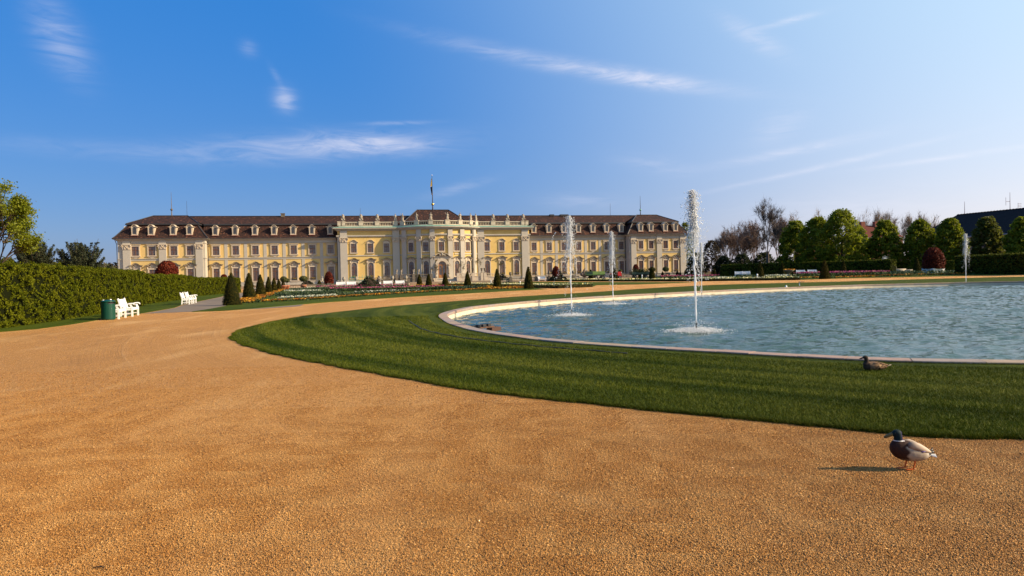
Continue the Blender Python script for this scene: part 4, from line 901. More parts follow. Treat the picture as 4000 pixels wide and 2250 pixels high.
# mounds of dark planting soil with trailing plants
def mound(label,px,py,r_,h,seed):
    rr=np.random.default_rng(seed); n_=2600; p=hit(px,py)
    a=rr.random(n_)*6.283; q=rr.random(n_)**.6; H_=h*(1-q)**.9*(1+.25*np.sin(a*3+seed))
    C_=np.stack([np.cos(a)*q*r_,np.sin(a)*q*r_*.6,H_*rr.random(n_)**.3],1)
    t=thing('plant_mound',label,'plant mound',p,0,'dark planted mounds'); cb=MB(); cb.lathe([(r_*.92,0),(r_*.6,h*.36),(r_*.3,h*.66),(.05,h*.92)],14,None,1,.6); obj('mound_soil',cb,M_soil,t)
    link('foliage',leaf_mesh(C_,.16,rr,mat('dark_trailing_leaves',(.02,.03,.015),.8,.2,island=[(.012,.016,.008),(.03,.035,.015),(.05,.04,.02),(.02,.03,.01)])),t)
def leaf_mesh(C_,s_,rr,m,aspect=.75,nrm=None,spread=1.0):
    """one small quad per leaf clump, centres C_"""
    n_=len(C_); N_=rr.normal(0,1,(n_,3))*spread
    if nrm is not None: N_=N_+nrm*1.2
    N_/=np.linalg.norm(N_,axis=1,keepdims=True)+1e-9
    A=np.cross(N_,rr.normal(0,1,(n_,3))); A/=np.linalg.norm(A,axis=1,keepdims=True)+1e-9; B=np.cross(N_,A)
    sz=(s_*(.55+.9*rr.random(n_)))[:,None]; A=A*sz; B=B*sz*aspect
    V=np.stack([C_-A,C_-B*.9+A*.1,C_+A,C_+B*.9+A*.1],1).reshape(-1,3); return np_mesh('foliage',V,np.arange(4*n_).reshape(-1,4),m)
mound('dark planted mound behind the white benches left of the steps',1438,1123,2.9,2.1,1)
mound('dark planted mound behind the ball tree in a terracotta pot',1200,1124,2.6,1.6,2)
mound('dark planted mound below the red beech ball on the right',2180,1098,2.6,2.2,3)
mound('dark planted mound right of the second tall cone, right of the steps',1963,1104,2.9,1.9,4)
mound('low dark mound of wilted plants at the foot of the door steps',1765,1097,2.6,1.3,5)

# ============================================================= HEDGES
def hedge(label,path,width,h,n_,size,cols,group,seed,z0=0,shade=None,faces=('l','r','t','e')):
    rr=np.random.default_rng(seed); t=thing('hedge',label,'hedge',(0,0,0),0,group)
    P=[Vector(p) for p in path]; core=MB()
    cpath=[(p.x,p.y) for p in P]; o_=.14
    core.band(cpath,-width+o_,-o_,z0-.1,z0+h-.1)   # right side of travel = near face at offset 0
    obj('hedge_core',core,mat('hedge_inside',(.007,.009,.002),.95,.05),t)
    seg=[(P[i],P[i+1]) for i in range(len(P)-1)]; Ls=[(b-a).length for a,b in seg]; LT=sum(Ls)
    A_near=LT*h; A_top=LT*width; A_end=2*width*h; tot=2*A_near+A_top+A_end
    C_=[];N_=[]
    def pts(k,mode):
        si=rr.choice(len(seg),k,p=np.array(Ls)/LT); f=rr.random(k)
        a=np.array([[*seg[i][0]] for i in si]); b=np.array([[*seg[i][1]] for i in si]); d=(b-a)/np.linalg.norm(b-a,axis=1,keepdims=True)
        nn=np.stack([d[:,1],-d[:,0]],1); base=a+(b-a)*f[:,None]
        dep=np.abs(rr.normal(0,.06,k)); z=rr.random(k)*h
        if mode=='near': q=base-nn*dep[:,None]; nrm=np.column_stack([nn,np.zeros(k)])
        elif mode=='far': q=base-nn*(width-dep)[:,None]; nrm=np.column_stack([-nn,np.zeros(k)])
        else: q=base-nn*(rr.random(k)*width)[:,None]; z=h-dep+np.abs(rr.normal(0,.05,k))*(rr.random(k)<.25); nrm=np.tile([0,0,1.],(k,1))
        C_.append(np.column_stack([q,z+z0])); N_.append(nrm)
    pts(int(n_*A_near/tot*1.5),'near'); pts(int(n_*A_near/tot*.5),'far'); pts(int(n_*A_top/tot),'top')
    for end,(a,b) in ((0,(seg[0][0],seg[0][1])),(1,(seg[-1][1],seg[-1][0]))):
        k=int(n_*A_end/tot/2); d=(b-a).normalized(); nn=Vector((d.y,-d.x))*(1 if end==0 else -1)
        q=np.array([a.x,a.y])[None]-np.array([nn.x,nn.y])[None]*(rr.random(k)*width)[:,None]+np.array([d.x,d.y])[None]*np.abs(rr.normal(0,.05,k))[:,None]
        C_.append(np.column_stack([q,rr.random(k)*h+z0])); N_.append(np.tile([-d.x,-d.y,0.],(k,1)))
    C_=np.concatenate(C_); N_=np.concatenate(N_)
    # clumps: pull leaves in and out with a smooth pattern so the face is uneven
    wob=(np.sin(C_[:,0]*2.1+C_[:,2]*3.1+seed)+np.sin(C_[:,1]*2.7-C_[:,2]*2.3)+np.sin((C_[:,0]+C_[:,1])*5.3+C_[:,2]*6.1))*.05
    cre=np.sin((C_[:,0]+C_[:,1])*9+np.sin(C_[:,2]*5)*1.5)*np.sin(C_[:,2]*15+np.sin((C_[:,0]-C_[:,1])*4)*2)+.5*np.sin((C_[:,0]+C_[:,1])*3.7)*np.sin(C_[:,2]*6.3+1)
    C_=C_+N_*(wob-np.where(cre<-.15,.16,0)-.0)[:,None]
    keep=(cre>-.15)|(rr.random(len(C_))<.35); C_=C_[keep]; N_=N_[keep]
    m=mat('hedge_leaves_'+group.split()[0],cols[0],.7,.08,island=cols,noise=.8,trans=.25)
    link('foliage',leaf_mesh(C_,size,rr,m,.7,N_),t)
    return t
HG=[(.018,.026,.001),(.050,.064,.002),(.095,.112,.003),(.065,.082,.002),(.15,.15,.005)]
HGd=[(.025,.034,.006),(.060,.072,.008),(.105,.115,.010),(.075,.085,.008)]
gL='beech hedges along the left walk'
hedge('tall clipped beech hedge at the left edge behind the green bin',[(-22.5,16),(-20.9,24),(-21.1,29),(-22.0,33.5),(-24.4,40.5),(-28.75,53.6)],2.0,2.68,210000,.038,HG,gL,1)
hedge('middle clipped beech hedge behind the farther white benches',[(-30.65,57.2),(-35.5,76)],2.0,2.5,52000,.058,HG,gL,2)
hedge('rear clipped beech hedge beyond the first topiary cones',[(-39.3,84),(-42.3,99),(-44.8,113)],2.0,2.34,32000,.075,HG,gL,3)
gR='clipped hedges at the right'
def hp(px,Y): return (xat(px,1060,Y),Y)
hedge('long dark hedge behind the blue-shadowed benches on the right',[hp(2815,158),hp(3100,146),hp(3300,138),hp(3479,130)],2.0,2.62,22000,.15,HGd,gR,4,z0=.5)
hedge('dark hedge running past the far right fountain',[hp(3727,104),hp(3860,97),hp(4060,88)],2.0,2.75,16000,.12,HGd,gR,5,z0=.35)
hedge('lower hedge section between the white tub and the small basin',[hp(3482,150),hp(3575,148)],1.6,2.3,5000,.14,HGd,gR,6,z0=.55)
hedge('sunlit hedge section right of the red beech in its white tub',[hp(3683,128),hp(3727,127)],1.6,2.1,4000,.12,[(.05,.06,.01),(.09,.10,.012),(.12,.12,.015)],gR,7,z0=.55)
hedge('small low hedge beside the small stone basin',[hp(3531,140),hp(3570,139)],1.2,1.0,1500,.12,HGd,gR,8,z0=.6)
# low box edging round the parterres
def edging(label,pxl,h,w_,seed,dens=90):
    P=[hit(*p) for p in pxl]; rr=np.random.default_rng(seed); t=thing('box_edging',label,'low hedge',(0,0,0),0,'low box edgings'); core=MB()
    C_=[]
    for a,b in zip(P,P[1:]):
        d=(b-a).xy.normalized(); nn=Vector((d.y,-d.x)); z0=a.z; z1=b.z
        core.add([(a.x,a.y,z0),(b.x,b.y,z1),(b.x,b.y,z1+h*.9),(a.x,a.y,z0+h*.9),(a.x-nn.x*w_,a.y-nn.y*w_,z0),(b.x-nn.x*w_,b.y-nn.y*w_,z1),(b.x-nn.x*w_,b.y-nn.y*w_,z1+h*.9),(a.x-nn.x*w_,a.y-nn.y*w_,z0+h*.9)],[(0,1,2,3),(4,7,6,5),(3,2,6,7),(0,4,5,1),(0,3,7,4),(1,5,6,2)])
        L_=(b-a).length; k=int(L_*dens); f=rr.random(k); sd_=rr.random(k)
        q=np.array([a.x,a.y])[None]+np.outer(f,np.array([b.x-a.x,b.y-a.y]))-np.outer(np.where(sd_<.55,-.02,rr.random(k)*w_),np.array([nn.x,nn.y]))
        z=z0+(z1-z0)*f+np.where(sd_<.55,rr.random(k)*h,h); C_.append(np.column_stack([q,z]))
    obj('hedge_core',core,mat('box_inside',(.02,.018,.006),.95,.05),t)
    link('foliage',leaf_mesh(np.concatenate(C_),.085,rr,mat('box_leaves',(.05,.05,.01),.7,.2,island=[(.03,.028,.008),(.06,.055,.012),(.10,.085,.018),(.045,.05,.012)])),t)
edging('nearer low box edging beside the gravel fork before the steps',[(1712,1113.5),(1850,1117.5),(2007,1121.5),(2084,1124.8),(2182,1126.5),(2314,1121)],.30,.5,1)
edging('low box edging at the foot of the door steps',[(1745,1105),(1850,1106),(1912,1105.5)],.35,.6,2,60)
edging('long low box edging in front of the yellow tulips and trailers',[(2166,1098.7),(2450,1099.7),(2700,1099.2),(2900,1096.7),(3123,1093.7)],.34,.55,3,60)
# ============================================================= TOPIARY
M_yew=mat('yew_needles',(.02,.03,.01),.8,.05,island=[(.008,.009,.002),(.019,.020,.003),(.036,.032,.005),(.026,.025,.004),(.075,.056,.010)],noise=2.0)
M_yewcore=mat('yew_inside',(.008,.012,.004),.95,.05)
def surf_leaves(rf,h,n_,size,rr,m,jit=.03,sx=1,sy=1,z0=0):
    """leaves over a surface of revolution, rf(t)=radius at height t*h"""
    t=rr.random(n_*2); r_=np.array([rf(x) for x in t]); keep=rr.random(n_*2)<(r_/r_.max()*.85+.15); t=t[keep][:n_]; r_=r_[keep][:n_]
    a=rr.random(len(t))*6.283; dr=rr.normal(0,jit,len(t)); lump=.03*np.sin(a*3+t*9)+.02*np.sin(a*7+t*17)
    q=(r_*(1+lump)+dr); C_=np.column_stack([q*np.cos(a)*sx,q*np.sin(a)*sy,t*h+z0]); N_=np.column_stack([np.cos(a),np.sin(a),.3+0*a])
    return leaf_mesh(C_,size,rr,m,.6,N_,.8)
cone_rf=lambda t:(1-t)**.62*.93+.07*(1-t*t) if t<1 else 0
def cone(label,px,py,top,w_,group,seed,size=None,n_=2600):
    p=hit(px,py); h=zat(px,top,p.y)-p.z; rad=w_/2/F*p.y*1.02; rr=np.random.default_rng(seed)
    k=max(500,min(6000,int(n_*(rad*h)/1.6)))
    t=thing('topiary_cone',label,'topiary',p,rr.random()*6.28,group)
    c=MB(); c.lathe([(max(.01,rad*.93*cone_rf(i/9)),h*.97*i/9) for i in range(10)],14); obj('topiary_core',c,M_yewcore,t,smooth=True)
    sz=max(.035,p.y*.00075) if size is None else size
    rfs=lambda u:rad*(cone_rf(u)+.04*(u>.97))
    link('foliage',surf_leaves(rfs,h,k,sz,rr,M_yew,.02*h/2),t)
    if p.y>70: return
g='yew cones in the row beside the left walk'
for i,(a,lb) in enumerate(zip([(906,1192,1065,68),(974,1170,1066,52),(1018,1158,1072,41),(1050,1148,1081,29),(1071,1141,1085,26),(1090,1134,1090,21),(1107,1130,1092,18)],
  ['biggest and nearest clipped yew cone in the row beside the asphalt walk','second yew cone of the row, with a bed of orange pansies at its foot','third yew cone from the front of the left row','middle yew cone of the left row','fifth yew cone of the left row, slim and far','sixth yew cone of the left row, last but one','last small yew cone of the left row next to the ball tree'])): cone(lb,*a,g,20+i)
g='yew cones around the parterres'
for i,(a,lb) in enumerate([((1248,1125,1095,23),'small yew cone in front of the reclining figure pedestal'),((1639,1115,1072,22),'yew cone in front of the shaded left stair terrace'),((1675,1117,1070,24),'yew cone left of the palace door'),((1740,1119,1066,27),'yew cone just right of the palace door'),((1827,1122,1060,29),'yew cone in front of the sunlit right stair terrace'),((1943,1127,1050,34),'tall yew cone beneath the right part of the centre block'),((2065,1129,1042,37),'tallest yew cone in the middle, by the right corner of the centre block'),
   ((2308,1092,1054,20),'yew cone in front of the green trailer'),((2402,1091,1049,17),'slim yew cone in front of the red tractor'),((2501,1086,1059,18),'yew cone in front of the dark open trailer'),((2547,1092,1043,26),'yew cone overlapping the ball tree at the right pavilion'),((2588,1082,1062,12),'tiny pointed yew left of the potted ball tree'),((2646,1079,1059,14),'small pointed yew below the right pavilion corner'),((2657,1079,1063,9),'tiniest pointed yew right of the small pointed one'),
   ((2790,1078,1050,16),'dark yew cone by the red stone balustrade'),((2867,1078,1040,18),'shaded yew cone left of the first pair of blue-shadowed benches'),((2970,1089,1024,31),'shaded yew cone with a small white post at its left'),((3057,1077,1028,24),'shaded yew cone beside the stone vase on the right'),((3222,1089.5,1018,39),'broad shaded yew cone amid the pink tulips'),((3295,1073,1019,25),'yew cone behind the pink tulips in front of the long hedge'),((3582,1065,1008,28),'leaning yew cone left of the red beech tub'),((3990,1064,992,26),'yew cone at the far right edge of the picture')]): cone(lb,*a,g,40+i)
M_redleaf=mat('copper_beech_leaves',(.10,.02,.015),.6,.10,island=[(.022,.003,.002),(.065,.007,.004),(.12,.014,.007),(.045,.005,.003),(.21,.045,.018)],noise=1.0,trans=.15)
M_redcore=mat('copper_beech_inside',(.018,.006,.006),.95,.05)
def ball_shrub(name,label,px,py,top,w_,m,mc,seed,egg=.0,base_h=0.0,n_=2600,Y=None,size=.12,cat='shrub',group=None,dy=0):
    if Y is None: p=hit(px,py)
    else: p=Vector((xat(px,py,Y),Y,zat(px,py,Y)))
    h=zat(px,top,p.y)-p.z; rad=w_/2/F*p.y; rr=np.random.default_rng(seed)
    rf=lambda t:rad*max(0.0,math.sin(math.pi*min(1,(t*.90+.08+egg*(1-t)*.22))))**.55
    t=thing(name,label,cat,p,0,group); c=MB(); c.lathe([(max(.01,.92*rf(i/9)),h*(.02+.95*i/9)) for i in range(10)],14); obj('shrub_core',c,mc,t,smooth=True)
    link('foliage',surf_leaves(rf,h,n_,size,rr,m,.045*rad),t); return t,h
gB='clipped copper beeches'
ball_shrub('copper_beech','round dark red copper beech rising above the left hedge',654,1092,1019,77,M_redleaf,M_redcore,71,.9,n_=4500,Y=112,size=.14,group=gB)
ball_shrub('copper_beech','small round copper beech just showing above the rear hedge',875,1092,1072,22,M_redleaf,M_redcore,72,.5,n_=900,Y=135,size=.12,group=gB)
ball_shrub('copper_beech','egg-shaped copper beech in front of the shaded left bay',1285,1111,1061,34,M_redleaf,M_redcore,73,1.0,n_=1500,Y=152,size=.13,group=gB)
ball_shrub('copper_beech','copper beech ball above a dark mound right of the centre block',2172,1082,1040,28,M_redleaf,M_redcore,74,.5,n_=1200,Y=163,size=.14,group=gB)
ball_shrub('copper_beech','round copper beech behind the dark open trailer',2484,1070,1032,24,M_redleaf,M_redcore,75,.7,n_=1000,Y=184,size=.14,group=gB)
# big beech in its white tub
pt_=hit(3645,1066.5); tb_=thing('planter_tub','square white wooden tub holding the big dark red beech','planter',pt_,.25)
mb=MB(); s_=25/F*pt_.y; mb.box(-s_,s_,-s_,s_,0,18/F*pt_.y,None,-.12); obj('tub',mb,M_white,tb_)
mb=MB(); mb.box(-s_+.1,s_-.1,-s_+.1,s_-.1,18/F*pt_.y-.2,18/F*pt_.y+.02); obj('soil',mb,M_soil,tb_)
ball_shrub('copper_beech','big egg-shaped dark red copper beech growing in the white tub on the right',3647,1050,966,74,M_redleaf,M_redcore,76,1.0,n_=4200,Y=pt_.y,size=.12,group=gB)
def ball_tree(label,px,py,ty,by,w_,pot,seed,Y):
    """px, base y, crown top y, crown bottom y, crown width"""
    z0=zat(px,py,Y); X=xat(px,py,Y); t=thing('ball_tree',label,'tree',(X,Y,z0),0,'clipped ball trees'); rr=np.random.default_rng(seed)
    H1=zat(px,by,Y)-z0; H2_=zat(px,ty,Y)-z0; rad=w_/2/F*Y; hh=H2_-H1
    mb=MB(); mb.tube([(0,0,0),(.03,0,H1*.5),(0,0,H1+hh*.4)],[.09,.07,.06],6); obj('trunk',mb,M_bark,t)
    rf=lambda u:rad*max(0,math.sin(math.pi*(u*.92+.06)))**.6
    c=MB(); c.lathe([(max(.01,.9*rf(i/8)),H1+hh*i/8) for i in range(9)],12); obj('crown_core',c,M_yewcore,t,smooth=True)
    link('foliage',surf_leaves(rf,hh,1300,.11,rr,M_yew2,.05,z0=H1),t)
    if pot:
        q=MB(); q.lathe([(.40,-.05),(.55,.55),(.62,.6),(.62,.8),(.5,.8)],14); o=obj('terracotta_pot',q,M_terra,None,(X,Y,z0-.05),smooth=True); tag(o,pot,'plant pot','terracotta pots')
M_yew2=mat('clipped_bay_leaves',(.03,.04,.01),.6,.3,island=[(.015,.022,.006),(.035,.045,.010),(.065,.065,.014),(.10,.095,.02)],noise=2.0)
ball_tree('clipped ball tree behind the end of the left cone row',1109,1129,1080,1101,24,'terracotta pot under the left ball tree at the cone row end',81,135)
ball_tree('smaller clipped ball tree touching the one at the cone row end',1121,1128,1088,1103,18,'terracotta pot of the smaller ball tree at the cone row end',82,140)
ball_tree('clipped ball tree in a terracotta pot left of the reclining figure',1186,1127,1078,1099,29,'large terracotta pot on the lawn in front of the dark mound',83,138)
ball_tree('flat-topped ball tree in a pot in front of the right pavilion',2601,1084,1042,1060,23,'terracotta pot below the flat-topped ball tree at the right pavilion',84,172)
ball_tree('ball tree hidden behind a yew cone at the right pavilion',2548,1086,1043,1062,25,None,85,178)
ball_tree('yellowish ball tree behind the red tractor',2424,1088,1053,1066,14,None,86,182)

# ============================================================= TREES
def branch_tree(mb,p,d,L_,r_,lvl,rr,tips,up=.12,spread=.55,kids=(3,4),ratio=.70,minr=.012):
    n_=3; pts=[p]; q=Vector(p); dd=Vector(d)
    for i in range(n_):
        dd=(dd+Vector((rr.gauss(0,.10),rr.gauss(0,.10),rr.gauss(0,.05)+up*.3))).normalized(); q=q+dd*L_/n_; pts.append(Vector(q))
    mb.tube(pts,[max(minr,r_*(1-.35*i/n_)) for i in range(n_+1)],5 if lvl>1 else 3,False)
    if lvl==0: tips.append(Vector(q)); tips.append(Vector(pts[-2])); return
    for k in range(rr.randint(*kids)):
        a=rr.random()*6.283; b=rr.gauss(spread,.13); t=rr.uniform(.5,1.0) if k else 1.0
        ax=dd.orthogonal().normalized(); ax.rotate(Matrix.Rotation(a,3,dd)); nd=(dd*math.cos(b)+ax*math.sin(b)+Vector((0,0,up))).normalized()
        i=min(n_-1,int(t*n_)); o=pts[i].lerp(pts[i+1],t*n_-i) if t<1 else pts[-1]
        branch_tree(mb,o,nd,L_*ratio*rr.uniform(.8,1.15),r_*.62,lvl-1,rr,tips,up,spread,kids,ratio,minr)
def bare_tree(label,px,base,top,w_,Y,seed,m,trunk=.3,lvl=4,group='bare trees',minr=.02,kids=(3,4),zb=None,twn=3000):
    X=xat(px,base,Y); z0=.5 if zb is None else zb; H_=zat(px,top,Y)-z0; rr=random.Random(seed); t=thing('bare_tree',label,'tree',(X,Y,z0),0,group)
    mb=MB(); tips=[]; T=H_*trunk; mb.tube([(0,0,0),(rr.gauss(0,.1),0,T*.5),(0,0,T)],[H_*.022,H_*.018,H_*.015],7,False)
    k=rr.randint(4,5)
    for i in range(k+3):
        a=6.283*i/k+rr.random(); s_=.25 if i>=k else rr.uniform(.45,.8); z=T*(rr.uniform(.55,1.0) if i<k else 1.0)
        branch_tree(mb,Vector((0,0,min(z,T))),Vector((math.cos(a)*s_,math.sin(a)*s_,1)).normalized(),H_*.30*(1 if i<k else 1.15),H_*.011,lvl,rr,tips,.05,.50,kids,.68,minr)
    me=mb.mesh('branches',m); V=np.array([v.co for v in me.vertices]); mx=np.abs(V[:,0]).max(); sx=(w_/2/F*Y)/mx; sz=H_/V[:,2].max()
    fx=V.copy(); fx[:,0]*=sx; fx[:,1]*=sx; fx[:,2]*=sz; me.vertices.foreach_set('co',fx.ravel().astype(np.float32))
    tr=MB(); tr.tube([(0,0,-.3),(0,0,T*sz*.8)],[H_*.024,H_*.018],8); obj('trunk',tr,m,t); link('branches',me,t)
    tp=np.array([[v.x*sx,v.y*sx,v.z*sz] for v in tips]); rr2=np.random.default_rng(seed); K=twn; P0=tp[rr2.integers(0,len(tp),K)]
    out=P0-np.array([0,0,H_*.35]); out/=np.linalg.norm(out,axis=1,keepdims=True)+1e-9; D_=(out+rr2.normal(0,.65,(K,3)))*(H_*.05*rr2.uniform(.5,1.3,K))[:,None]; S_=rr2.normal(0,1,(K,3)); S_/=np.linalg.norm(S_,axis=1,keepdims=True); S_*=minr*.9
    V=np.stack([P0-S_,P0+S_,P0+D_],1).reshape(-1,3); link('twigs',np_mesh('twigs',V,np.arange(3*K).reshape(-1,3),m),t); return t,tp
def leafy_tree(label,px,base,top,w_,Y,seed,cols,mname,n_=7000,size=.30,zb=.5,shape=1.0,group='clipped chestnut trees in a row',low=.12,trunkc=None,sq=.8,name='chestnut_tree'):
    X=xat(px,base,Y); H_=zat(px,top,Y)-zb; rad=w_/2/F*Y*1.12; rr=np.random.default_rng(seed); r2=random.Random(seed)
    t=thing(name,label,'tree',(X,Y,zb),0,group)
    tb2=MB(); tb2.tube([(0,0,-.3),(.1,0,H_*.2),(0,0,H_*.5)],[H_*.022,H_*.017,H_*.010],8)
    obj('trunk',tb2,M_bark,t)
    br=MB()
    for i in range(9):
        a=r2.random()*6.283; z=H_*r2.uniform(.2,.5); br.tube([(0,0,z),(math.cos(a)*rad*.4,math.sin(a)*rad*.4,z+H_*.12),(math.cos(a)*rad*.75,math.sin(a)*rad*.75,z+H_*.22)],[H_*.008,H_*.005,.03],5,False)
    obj('branches',br,M_bark,t)
    # clumps distributed over an egg-shaped crown
    nc=560; u=rr.random(nc); z=low+(1-low)*u; prof=np.sin(np.pi*np.clip((u*.76+.21),0,1))**.6*(1-.22*u*shape)
    a=rr.random(nc)*6.283; q=np.sqrt(rr.uniform(.30,1,nc))
    cc=np.column_stack([np.cos(a)*prof*rad*.86*q,np.sin(a)*prof*rad*.86*q*sq,z*H_*.95]); cr_=rad*rr.uniform(.07,.17,nc)
    bump_=1+.13*np.sin(a*3+z*7+seed)+.07*np.sin(a*5-z*13+seed); cc[:,:2]*=bump_[:,None]
    idx=rr.integers(0,nc,n_); off=rr.normal(0,1,(n_,3)); off/=np.linalg.norm(off,axis=1,keepdims=True); rr_=rr.random(n_)**.35
    C_=cc[idx]+off*(cr_[idx]*rr_)[:,None]*np.array([1,1,.8]); N_=off
    C_[:,2]=np.clip(C_[:,2],low*H_*.7,H_*1.02)
    m=mat(mname,cols[0],.55,.3,island=cols,noise=.35,trans=.6); link('crown',leaf_mesh(C_,size,rr,m,.7,N_,.9),t); return t
GC=[(.065,.092,.006),(.14,.18,.010),(.22,.25,.014),(.29,.29,.018),(.11,.145,.008)]
GC2=[(.05,.06,.010),(.09,.105,.014),(.12,.125,.018),(.08,.09,.012)]
for i,(a,lb) in enumerate([((3110,1030,856,150,158),'dark leafy chestnut at the left end of the green tree mass'),((3195,1030,842,165,152),'second chestnut merging into the dark green mass'),((3288,1030,813,205,148),'largest and tallest full chestnut with sunlit right side'),((3360,1030,880,95,160),'narrow chestnut filling the right flank of the green mass'),
     ((3457,1030,854,138,146),'free-standing chestnut left of the red roof gable'),((3594,1030,852,142,143),'chestnut above the white tub, right of the red roof'),((3712,1028,846,135,139),'chestnut behind the far right fountain in front of the dark roof'),((3858,1025,840,135,134),'olive-tinted chestnut in front of the long dark roof'),((3992,1025,843,130,128),'chestnut cut by the right edge of the picture')]):
    leafy_tree(lb,*a,100+i,GC2 if 'olive' in lb else GC,'chestnut_leaves_olive' if 'olive' in lb else 'chestnut_leaves',n_=19000 if a[3]>100 else 9000,size=.19)
# bare trees left of them
M_tw1=mat('brown_twigs',(.22,.15,.115),.95,.1,var=((.13,.085,.07),.5,.8)); M_tw2=mat('grey_twigs',(.11,.09,.08),.95,.1); M_tw3=mat('pale_twigs',(.30,.235,.175),.95,.1)
bare_tree('tallest bare tree, dark and broad-crowned, above the right garden',3000,1075,777,125,165,201,M_tw2,.60,5,minr=.03,kids=(2,4),twn=5000)
for i,(a,lb,m) in enumerate([((2900,1072,872,150,185),'brown bare tree left of the tallest bare tree',M_tw1),((2950,1072,865,110,180),'brown bare tree whose twigs touch the tallest trunk',M_tw1),((3045,1072,845,120,182),'brown bare tree just right of the tallest trunk',M_tw1),((2845,1075,900,110,178),'low brown bare tree at the left of the bare group',M_tw1),((3105,1060,826,90,200),'pale bare crown peeping over the left green trees',M_tw3),
    ((3215,1060,818,90,215),'pale bare crown above the middle of the green mass',M_tw3),((3372,1055,822,80,205),'pale bare tree right of the largest chestnut',M_tw3),((3430,1055,818,70,208),'pale bare tree, the taller of two behind the red roof',M_tw3),((3478,1055,826,70,212),'pale bare tree right of the taller one behind the red roof',M_tw3),((3552,1055,832,70,212),'pale bare tree left of the bare tree above the white tub',M_tw3),((3600,1055,826,85,210),'pale bare tree above the chestnut at the white tub',M_tw3),((3645,1055,845,60,214),'rightmost pale bare tree before the long dark roof',M_tw3)]):
    bare_tree(lb,*a,210+i,m,.25 if m is M_tw3 else .14,3,minr=.035,kids=(3,5),twn=3500 if m is M_tw3 else 9000)
leafy_tree('half-bare small tree with dark purple leaves beyond the tall jet',2780,1080,935,90,172,230,[(.045,.035,.02),(.07,.055,.025),(.05,.03,.03),(.03,.028,.018)],'dark_spring_leaves',n_=2600,size=.2,group='shrubs at the right pavilion',name='small_tree')
leafy_tree('loose green tree behind the right corner of the palace',2680,1080,860,75,232,231,GC,'chestnut_leaves',n_=3500,size=.26,group='shrubs at the right pavilion',zb=.6,name='small_tree')
leafy_tree('dark green bushy tree seen through the tall fountain spray',2725,1085,985,90,176,232,[(.03,.04,.015),(.05,.065,.02),(.04,.055,.02)],'garden_shrub_leaves',n_=3200,size=.22,group='shrubs at the right pavilion',name='small_tree')
for i,(px,top,ww,lb) in enumerate([(2830,1000,90,'low dark undergrowth tree left of the far hedge'),(2900,990,110,'dark green undergrowth tree below the brown bare trees'),(2985,985,120,'dark laurel at the foot of the tallest bare tree'),(3060,1000,90,'dark laurel between bare tree and green mass')]):
    leafy_tree(lb,px,1080,top,ww,168,240+i,[(.015,.022,.010),(.028,.038,.014),(.04,.05,.018)],'laurel_leaves',n_=2600,size=.24,low=.0,group='undergrowth on the right',name='laurel')
# slim dark cypress in the spray
t_,h_=ball_shrub('cypress','slim dark cypress seen through the tall fountain',2738,1086,1030,16,M_yew,M_yewcore,260,.9,n_=700,Y=160,size=.12,cat='tree')
ball_shrub('dark_bush','dark rounded bush at the foot of the right palace corner',2700,1086,1040,50,M_yew,M_yewcore,261,.6,n_=1500,Y=168,size=.15,cat='shrub')
# left edge: maple, two spreading yews, distant wood
def maple():
    Y=58; X=xat(-20,1000,Y); H_=zat(-20,716,Y); rr=np.random.default_rng(301); r2=random.Random(301)
    t=thing('maple_tree','spring-green maple tree cut by the left edge above the hedge','tree',(X,Y,0)); mb=MB(); tips=[]
    mb.tube([(0,0,-.2),(.1,0,1.5),(0,0,3)],[.28,.22,.18],8,False); obj('trunk',mb,M_bark,t); mb=MB()
    for i in range(7):
        a=6.283*i/7+r2.random()*.5; branch_tree(mb,Vector((0,0,2.6+.25*i)),Vector((math.cos(a)*.9,math.sin(a)*.9,.75)).normalized(),2.7,.10,3,r2,tips,.06,.5,(3,4),.68,.01)
    me=mb.mesh('branches',M_bark); V=np.array([v.co for v in me.vertices]); sx=3.75/np.abs(V[:,0]).max(); sz=H_/V[:,2].max(); V*=[sx,sx,sz]; me.vertices.foreach_set('co',V.ravel().astype(np.float32)); link('branches',me,t)
    T=np.array([[v.x*sx,v.y*sx,v.z*sz] for v in tips]); idx=rr.integers(0,len(T),26000); C_=T[idx]+rr.normal(0,1,(26000,3))*[.25,.25,.14]
    link('crown',leaf_mesh(C_,.068,rr,mat('maple_leaves',(.12,.13,.012),.55,.3,island=[(.10,.135,.005),(.17,.20,.007),(.25,.265,.011),(.14,.17,.006)],noise=.5,trans=.4),.9),t)
maple()
